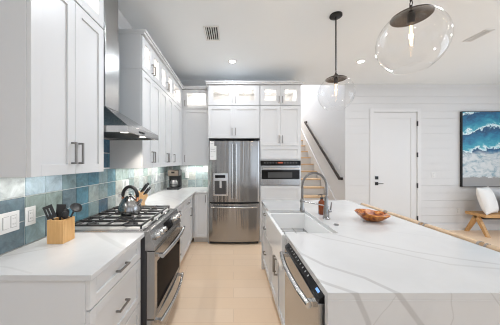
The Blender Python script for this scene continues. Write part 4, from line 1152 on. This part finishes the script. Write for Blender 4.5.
# ================================================================== CEILING THINGS
def pendant(x, y, label, ztop=2.335, chain=False):
    t = thing('pendant_light', label, 'pendant light', (x, y, H-0.002), 'globe pendants over the island')
    bm = BM(); lathe(bm, (x, y, H-0.001), [(0, -0.024), (0.055, -0.024), (0.066, -0.016), (0.066, 0)], 28); obj('ceiling_canopy', bm, 'black', t, smooth=True)
    bm = BM(); tube(bm, [(x, y, H-0.0255), (x, y, ztop+0.105)], 0.0075, 10); obj('rod', bm, 'black', t, smooth=True)
    # chain link and loop between rod and cap
    bm = BM()
    for k, zz in enumerate((ztop+0.088, ztop+0.060)):
        pts = []
        for i in range(14):
            a = 2*PI*i/14; dx = 0.010*math.cos(a); dz_ = 0.0185*math.sin(a)
            pts.append((x+(dx if k else 0), y+(0 if k else dx), zz+dz_))
        tube(bm, pts, 0.0028, 6, closed=True)
    obj('chain_link', bm, 'black', t, smooth=True)
    R = 0.190; cz = ztop-0.152
    # metal cap hugging the crown of the globe
    bm = BM(); prof = []
    for i in range(9):
        a = math.radians(35)*i/8; prof.append(((R+0.004)*math.sin(a), (R+0.004)*math.cos(a)))
    for i in range(8, -1, -1):
        a = math.radians(35)*i/8; prof.append(((R+0.0015)*math.sin(a), (R+0.0015)*math.cos(a)))
    lathe(bm, (x, y, cz), prof, 36, cap=False)
    lathe(bm, (x, y, cz+R+0.0035), [(0.022, 0), (0.022, 0.014), (0.008, 0.02), (0.006, 0.034), (0.0, 0.036)], 16)
    obj('cap', bm, 'bronze', t, smooth=True)
    bm = BM(); prof = []
    a0, a1 = math.radians(15), math.radians(149)
    for i in range(28):
        a = a0+(a1-a0)*i/27; prof.append((R*math.sin(a), R*math.cos(a)))
    rr_, hh_ = prof[-1]; prof += [(rr_+0.0035*math.sin(q_*PI/4)-0.002, hh_-0.003*(1-math.cos(q_*PI/4))) for q_ in range(1, 8)]
    lathe(bm, (x, y, cz), prof, 48, cap=False); obj('glass_globe', bm, 'glass', t, smooth=True)
    bm = BM(); lathe(bm, (x, y, cz+R-0.075), [(0.0, 0), (0.019, 0), (0.021, 0.005), (0.021, 0.06), (0.010, 0.072)], 16); obj('socket', bm, 'bronze', t, smooth=True)
    bm = BM(); lathe(bm, (x, y, cz+R-0.215), [(0.0, 0.0), (0.010, 0.002), (0.016, 0.012), (0.016, 0.115), (0.012, 0.139)], 16, cap=False); bl = obj('bulb', bm, 'glass', t, smooth=True)
    bm = BM()
    for s in (-1, 1): tube(bm, [(x+s*0.006, y, cz+R-0.20), (x+s*0.005, y, cz+R-0.085)], 0.0017, 6)
    tube(bm, [(x, y+0.005, cz+R-0.20), (x, y+0.004, cz+R-0.085)], 0.0017, 6)
    obj('filament', bm, 'filament', bl)
    d = bpy.data.lights.new('pendant_lamp', 'POINT'); d.energy = 2.0; d.color = (1, 0.72, 0.42); d.shadow_soft_size = 0.02
    o = bpy.data.objects.new('pendant_lamp', d); C.objects.link(o); o.location = (x, y, cz+R-0.235)
pendant(1.13, 2.45, 'clear glass globe pendant hanging over the far end of the island')
pendant(1.112, 1.39, 'large clear glass globe pendant nearest the camera, cut by the top of the photo')

for i, (x, y) in enumerate(CANS):
    if i < 2:
        t = thing('recessed_light', ['round recessed ceiling light above the aisle in front of the refrigerator', 'round recessed ceiling light between the two glass pendants'][i], 'ceiling light', (x, y, H-0.001), 'recessed ceiling lights')
        bm = BM(); lathe(bm, (x, y, H-0.0005), [(0.048, -0.003), (0.068, -0.004), (0.074, 0)], 28, cap=False); obj('trim_ring', bm, 'white_plastic', t, smooth=True)
        bm = BM(); lathe(bm, (x, y, H-0.0005), [(0.0, -0.0025), (0.0478, -0.0025)], 28, cap=False); obj('lens', bm, 'can_glow', t)
    d = bpy.data.lights.new('downlight', 'AREA'); d.shape = 'DISK'; d.size = 0.16; d.energy = CAN_P[i]; d.color = (0.86, 0.92, 1.0)
    o = bpy.data.objects.new('downlight', d); C.objects.link(o); o.location = (x, y, H-0.008)

# air vents
t = thing('ceiling_vent', 'square ceiling air vent with dark louvres above the aisle', 'vent', (-0.27, 2.80, H-0.001))
vx, vy = -0.27, 2.80
bm = BM(); w, hgt = 0.095, 0.16
box(bm, vx-w, vx+w, vy-hgt, vy-hgt+0.022, H-0.008, H-0.0005); box(bm, vx-w, vx+w, vy+hgt-0.022, vy+hgt, H-0.008, H-0.0005)
box(bm, vx-w, vx-w+0.022, vy-hgt+0.022, vy+hgt-0.022, H-0.008, H-0.0005); box(bm, vx+w-0.022, vx+w, vy-hgt+0.022, vy+hgt-0.022, H-0.008, H-0.0005); obj('frame', bm, 'white_plastic', t, bevel=0.002)
bm = BM(); box(bm, vx-w+0.022, vx+w-0.022, vy-hgt+0.022, vy+hgt-0.022, H-0.0025, H-0.0005); obj('opening', bm, 'dark_gap', t)
bm = BM()
for k in range(5):
    x = vx-w+0.03+k*0.0275
    prism(bm, [(x, H-0.003), (x+0.003, H-0.003), (x+0.014, H-0.010), (x+0.011, H-0.010)], 1, vy-hgt+0.023, vy+hgt-0.023)
obj('louvres', bm, 'white_plastic', t)
t = thing('linear_vent', 'long white slot vent in the ceiling at the right', 'vent', (3.14, 2.85, H-0.001))
bm = BM(); lx0, lx1, ly0, ly1 = 3.085, 3.195, 2.71, 2.99
box(bm, lx0, lx0+0.02, ly0, ly1, H-0.008, H-0.0005); box(bm, lx1-0.02, lx1, ly0, ly1, H-0.008, H-0.0005); box(bm, lx0+0.02, lx1-0.02, ly0, ly0+0.02, H-0.008, H-0.0005); box(bm, lx0+0.02, lx1-0.02, ly1-0.02, ly1, H-0.008, H-0.0005)
obj('frame', bm, 'white_plastic', t, bevel=0.002)
bm = BM(); box(bm, lx0+0.02, lx1-0.02, ly0+0.02, ly1-0.02, H-0.0025, H-0.0005); obj('opening', bm, 'ink', t)
bm = BM()
for k in range(3): box(bm, lx0+0.026+k*0.023, lx0+0.038+k*0.023, ly0+0.02, ly1-0.02, H-0.007, H-0.003)
obj('louvres', bm, 'white_plastic', t)

# handrail
t = thing('handrail', 'dark wooden stair handrail on the stairwell wall', 'handrail', (2.27, 5.9, 1.8))
bm = BM(); pa, pb = Vector((2.268, 4.74, 1.055)), Vector((2.268, 7.05, 2.68))
tube(bm, [pa, pb], 0.031, 4, sq=True); obj('rail', bm, 'railwood', t, bevel=0.004)
for p in (pa+(pb-pa)*0.004, pa+(pb-pa)*0.996):
    bm = BM(); box(bm, 2.294, SX1-0.001, p.y-0.025, p.y+0.025, p.z-0.025, p.z+0.03); obj('wall_return', bm, 'railwood', t, bevel=0.003)
# painting
t = thing('painting', 'large framed painting of blue waves breaking on grey sand', 'painting', (5.3, YF-0.03, 0.90))
px0, px1, pz0, pz1 = 4.715, 5.95, 0.905, 2.465
bm = BM(); w = 0.009
for (a, b_, c0, c1) in ((px0, px0+w, pz0, pz1), (px1-w, px1, pz0, pz1), (px0+w, px1-w, pz0, pz0+w), (px0+w, px1-w, pz1-w, pz1)): box(bm, a, b_, YF-0.066, YF-0.013, c0, c1)
obj('frame', bm, 'black', t, bevel=0.002)
bm = BM(); box(bm, px0+w+0.001, px1-w-0.001, YF-0.062, YF-0.020, pz0+w+0.001, pz1-w-0.001); obj('canvas', bm, 'painting', t)
# bench
t = thing('bench', 'low wooden bench with splayed legs against the board wall', 'bench', (5.4, 4.38, 0))
bx0, bx1, by0, by1 = 4.765, 6.1, 4.19, 4.57
bm = BM()
for k in range(4):
    y = by0+(by1-by0)*k/4; box(bm, bx0, bx1, y+0.0015, y+(by1-by0)/4-0.0015, 0.362, 0.418)
box(bm, bx0+0.12, bx1-0.12, by0+0.06, by1-0.06, 0.345, 0.363)
obj('seat', bm, 'benchwood', t, bevel=0.004)
for x in (bx0+0.04, bx1-0.04):
    for ytop, yb_ in ((4.37, 4.165), (4.40, 4.60)):
        bm = BM(); s = 1 if yb_ > ytop else -1
        prism(bm, [(yb_, 0.001), (yb_-s*0.05, 0.001), (ytop-s*0.055, 0.361), (ytop+s*0.025, 0.361)], 0, x-0.03, x+0.03); obj('leg', bm, 'benchwood', t, bevel=0.003)
bm = BM(); box(bm, bx0+0.13, bx1-0.13, 4.33, 4.43, 0.30, 0.3445); obj('stretcher', bm, 'black', t)

def cushion(c, w, h, th, rx, rz, name, label, mat):
    bm = BM(); n = 18; top = {}; bot = {}
    for i in range(n+1):
        for j in range(n+1):
            u_ = 2*i/n-1; v_ = 2*j/n-1
            k = (1-abs(u_)**2.6)*(1-abs(v_)**2.6); z = th/2*max(0, k)**0.5
            pin = 1-0.06*(1-abs(u_*v_))*max(abs(u_), abs(v_))**4
            p = Vector((u_*w/2*pin, 0, v_*h/2*pin))
            top[i, j] = bm.verts.new(p+Vector((0, -z-0.002, 0))); bot[i, j] = bm.verts.new(p+Vector((0, z+0.002, 0)))
    for i in range(n):
        for j in range(n):
            bm.faces.new((top[i, j], top[i+1, j], top[i+1, j+1], top[i, j+1])); bm.faces.new((bot[i, j+1], bot[i+1, j+1], bot[i+1, j], bot[i, j]))
    for i in range(n):
        bm.faces.new((top[i, 0], bot[i, 0], bot[i+1, 0], top[i+1, 0])); bm.faces.new((top[i+1, n], bot[i+1, n], bot[i, n], top[i, n]))
        bm.faces.new((top[0, i+1], bot[0, i+1], bot[0, i], top[0, i])); bm.faces.new((top[n, i], bot[n, i], bot[n, i+1], top[n, i+1]))
    mt = Matrix.Translation(c) @ Matrix.Rotation(rz, 4, 'Z') @ Matrix.Rotation(rx, 4, 'X')
    bmesh.ops.transform(bm, matrix=mt, verts=bm.verts)
    dz_ = 0.4185-min(v.co.z for v in bm.verts); bmesh.ops.translate(bm, verts=bm.verts, vec=(0, 0, dz_))
    return tag(obj(name, bm, mat, smooth=True), label, 'pillow', 'pillows on the bench')
cushion((4.985, 4.36, 0.64), 0.50, 0.52, 0.18, -0.26, 0.42, 'throw_pillow', 'white square pillow leaning at the left end of the wooden bench', 'canvas_white')
cushion((5.62, 4.47, 0.66), 0.44, 0.36, 0.11, -0.16, 0.05, 'throw_pillow', 'grey pillow at the right edge of the photo, behind the brown one', 'grey_linen')
cushion((5.56, 4.30, 0.54), 0.42, 0.22, 0.12, -0.22, 0.1, 'throw_pillow', 'small brown pillow at the right edge of the photo on the bench', 'brown_linen')

# under-cabinet strips (real lamps under the wall cabinets)
for nm, (x, y), (sx, sy), pw in (('near', (-1.20, 1.33), (0.03, 0.5), 0.8), ('far', (-1.20, 3.2), (0.03, 1.6), 4.2), ('back', (-0.72, 4.36), (0.45, 0.03), 2.2)):
    o = area('under_cabinet_strip_'+nm, (x, y, 1.354), (x, y, 0), sx, sy, pw, (1, 0.965, 0.92))
    o.rotation_euler = (0, 0, 0)
